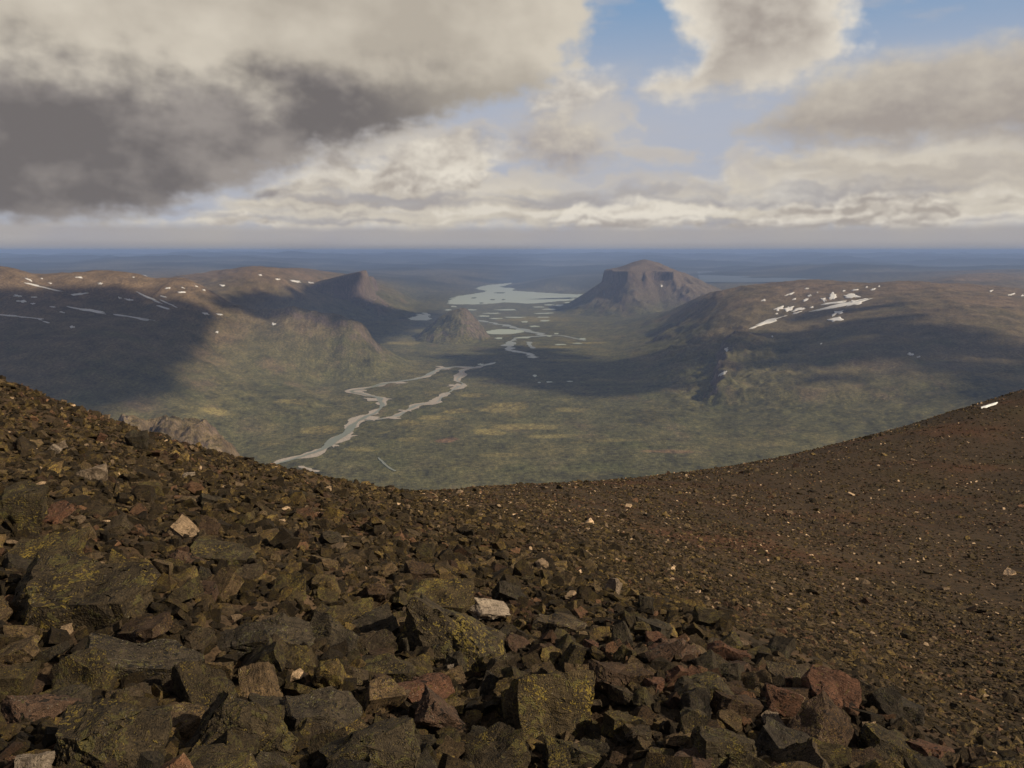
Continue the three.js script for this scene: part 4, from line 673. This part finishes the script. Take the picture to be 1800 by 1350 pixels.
hero(430, 1130, 130, [0.5, 0.6], [0.2, 0.1, 0.1], 'dark', 2, 'squat dark block over a black hole left of centre', 'boulder', 570, 4, 0.35);
hero(250, 1170, 190, [0.5, 0.6], [0.3, 0.25, -0.35], 'dark', 0, 'big tilted dark block below the broad block', 'boulder', 571, 4, 0.3);
hero(190, 1310, 220, [0.6, 0.6], [0.2, -0.1, -0.2], 'lichen', 2, 'big mossy block at the bottom left', 'boulder', 572, 5, 0.25);
hero(430, 1290, 200, [0.75, 0.6], [0.5, -0.2, -0.3], 'lichen', 2, 'big leaning mossy block at the bottom, with a black cleft beside it', 'boulder', 573, 4, 0.25);
hero(560, 1255, 150, [0.6, 0.6], [0.7, 0.2, -0.2], 'dark', 0, 'dark block with a pale sharp rim in the lower middle', 'boulder', 574, 4, 0.3);
hero(660, 1320, 190, [0.6, 0.6], [0.3, -0.2, 0.2], 'lichen', 0, 'speckled block at the bottom below the rusty-pink slab', 'boulder', 575, 5, 0.25);
hero(870, 1330, 150, [0.6, 0.6], [0.6, 0, 0.1], 'lichen', 2, 'dark mossy block at the bottom centre', 'boulder', 576, 5, 0.3);
hero(1010, 1330, 120, [0.6, 0.7], [0.1, 0, -0.2], 'lichen', 0, 'mustard-flecked block at the bottom, right of centre', 'boulder', 577, 5, 0.3);
hero(10, 1220, 80, [1.2, 0.7], [0.2, 0, -0.1], 'lichen', 1, 'green-crusted block cut by the left edge of the picture', 'boulder', 578, 5, 0.4);
hero(60, 985, 150, [0.2, 0.8], [0.1, 0.1, 0.05], 'lichen', 1, 'flat mossy slab at the left edge above the broad block', 'boulder', 579, 4, 0.3);
hero(395, 975, 150, [0.22, 0.6], [0.1, 0.15, -0.1], 'lichen', 0, 'long low lichen slab sunk in red gravel', 'boulder', 580, 3, 0.3);
hero(205, 928, 50, [0.6, 0.7], [0.6, 0, 0.1], 'dark', 1, 'small split block in the red gravel on the left', 'boulder', 581, 4, 0.35);
hero(265, 858, 50, [0.5, 0.7], [0.3, 0.1, -0.1], 'lichen', 1, 'lichen stone on the gravel right of the pale rounded boulder', 'boulder', 582, 5, 0.35);
hero(520, 870, 34, [0.8, 0.8], [0.3, 0.1, -0.2], 'dark', 2, 'dark stone near the brow left of centre', 'boulder', 583, 5, 0.3);
hero(370, 880, 50, [0.5, 0.6], [0.5, 0.2, -0.3], 'dark', 0, 'dark wedge of stone in the left gravel', 'boulder', 584, 4, 0.4);
hero(1290, 1240, 100, [0.5, 0.7], [0.4, 0, -0.2], 'dark', 3, 'brown slab just left of the upright orange slab', 'boulder', 585, 4, 0.3);
hero(1560, 1240, 90, [0.22, 0.6], [0.3, 0.2, -0.45], 'dark', 2, 'thin dark slab sticking out over the scree bowl', 'boulder', 586, 3, 0.9);
hero(740, 1010, 80, [0.5, 0.7], [0.2, 0.1, -0.1], 'dark', 3, 'reddish-brown block behind the sloping lichen block', 'boulder', 587, 5, 0.35);

// the rest of the blocks: large ones first, smaller ones in the gaps
const span = (d, m) => (rr() * 2 - 1) * 0.74 * d + (rr() - 0.5) * m;
for (let k = 0; k < 5200; k++) { const d = 1.6 + 13 * Math.sqrt(rr()), x = span(d, 1), s = 0.15 + 0.23 * rr() ** 2; if (rr() > ribAt(x, d) * (0.12 + smooth(9, 4.5, d + Math.max(0, -1 - x) * 0.5)) || !free(x, d, s, 0.72)) continue; claim(x, d, s); put(x, d, s, 0.16, 1.7); }
for (let k = 0; k < 11000; k++) { const d = 1.5 + 25 * rr() ** 0.8, x = span(d, 1), s = (0.07 + 0.16 * rr() ** 2.4) * (1 + 0.3 * smooth(12, 25, d)); if (rr() > ribAt(x, d) * 1.05 * (0.4 + 0.6 * smooth(11, 5, d) + 0.3 * fbm(x / 3, d / 3, 2)) || !free(x, d, s, 0.6)) continue; claim(x, d, s); put(x, d, s, 0.18, 2.2); }
for (let k = 0; k < 60000; k++) { const d = 1.5 * (30 / 1.5) ** rr(), x = span(d, 0.6), s = (0.018 + 0.075 * rr() ** 2.4) * (1 + d / 25); if (rr() > (0.12 + ribAt(x, d)) * (0.35 + 0.65 * smooth(4, 9, d))) continue; put(x, d, s, 0.14, 1.6); }
// scree: finer, thinning to the brow; screen-even, so dense near and sparse far
for (let k = 0; k < 190000; k++) { const d = 9 * (230 / 9) ** rr(), x = (rr() * 1.52 - 0.76) * d, s = (0.032 + 0.085 * rr() ** 2.6) * (1 + d / 48) * (rr() < 0.012 ? 2.6 : 1); if ((ribAt(x, d) > 0.6 && d < 20 && rr() < 0.6) || rr() < 0.7 * smooth(-0.1, 0.4, fbm(x / 5 + d / 40 + 4, d / 26, 4, 0.6)) * (1 - ribAt(x, d))) continue; put(x, d, s, 0.09, 1.3); }
all.sort((a, b) => b.size - a.size);
const inView = (q) => { const f = q.d * CP - q.y * SP; if (f < 1) return false; const px = 900 + FOCAL * q.x / f, py = 675 - FOCAL * (q.y * CP + q.d * SP) / f; return px > -20 && px < 1820 && py > 600 && py < 1380; };
const words = { lichen: 'lichen-speckled block', dark: 'dark bare block', rust: 'reddish-brown block', pale: 'pale block' };
const pixel = (x, y, d) => { const f = d * CP - y * SP; return [900 + FOCAL * x / f, 675 - FOCAL * (y * CP + d * SP) / f]; };
const marks = heroes.map((o) => { const [px, py] = pixel(o.position.x, o.position.y, -o.position.z); return { px, py, short: o.userData.short }; });
const quat = new THREE.Quaternion(), eul = new THREE.Euler(), mat = new THREE.Matrix4(), rest = [];
let made = 0;
for (const q of all) {
  if (made >= 250 || !inView(q) || q.s < 0.1) { rest.push(q); continue; }
  const o = new THREE.Mesh(bigBlocks[Math.floor(q.v * bigBlocks.length)], kinds[q.kind][Math.floor(q.w * kinds[q.kind].length)]);
  o.name = numbered('boulder'); o.castShadow = o.receiveShadow = true; o.position.set(q.x, q.y, -q.d); o.rotation.set(q.tx, q.a, q.tz); o.scale.set(q.s, q.s * q.fl, q.s);
  tag(o, beside(words[q.kind], pixel(q.x, q.y, q.d), marks, ['behind', 'in front of']), 'boulder', 'loose blocks of the boulder rib'); scene.add(o); made++;
}
{
  const heap = new THREE.Group(); heap.name = 'scree'; tag(heap, 'countless small stones covering the whole slope', 'scree', null, 'stuff'); scene.add(heap);
  const bins = new Map();
  for (const q of rest) { const mid = q.size > 0.006, shape = mid ? Math.floor(q.v * midBlocks.length) : Math.floor(q.v * chips.length), key = q.kind + (mid ? ' m ' : ' c ') + shape; if (!bins.has(key)) bins.set(key, { q: [], g: mid ? midBlocks[shape] : chips[shape], kind: q.kind }); bins.get(key).q.push(q); }
  const tint = new THREE.Color();
  for (const { q: list, g, kind } of bins.values()) {
    const im = new THREE.InstancedMesh(g, kinds[kind][0], list.length); im.name = 'stones'; im.castShadow = im.receiveShadow = true;
    list.forEach((q, i) => { mat.compose(new THREE.Vector3(q.x, q.y, -q.d), quat.setFromEuler(eul.set(q.tx, q.a, q.tz)), new THREE.Vector3(q.s, q.s * q.fl, q.s)); im.setMatrixAt(i, mat); const k = 0.45 + 2.1 * q.w ** 2.6; im.setColorAt(i, tint.setRGB(k * 1.14, k, k * 0.82)); });
    heap.add(im);
  }
}
// the strip of old snow on the right-hand brow
{
  const P = [], I = []; const n = 24;
  for (let k = 0; k <= n; k++) { const t = k / n, c = slopeHit(1724 + 29 * t, 718 - 9 * t), w = 0.7 * Math.sin(Math.PI * clamp(t, 0.04, 0.96)) ** 0.5 * (1 + 0.3 * noise2(t * 6, 2)); for (const [u, dy] of [[-1, -0.3], [-0.6, 0.25], [0.6, 0.3], [1, -0.3]]) P.push(c[0], slope(c[0], c[2] + u * w) + dy, -(c[2] + u * w)); if (k) for (let q = 0; q < 3; q++) { const a = (k - 1) * 4 + q; I.push(a, a + 1, a + 5, a, a + 5, a + 4); } }
  const g = new THREE.BufferGeometry(); g.setAttribute('position', new THREE.Float32BufferAttribute(P, 3)); g.setIndex(I); g.computeVertexNormals();
  tag(add('snow_patch', g, new THREE.MeshStandardMaterial({ color: new THREE.Color().setRGB(0.78, 0.78, 0.76), roughness: 0.85 })), 'thin strip of snow on the stony brow at the right', 'snow');
}
renderer.render(scene, camera);
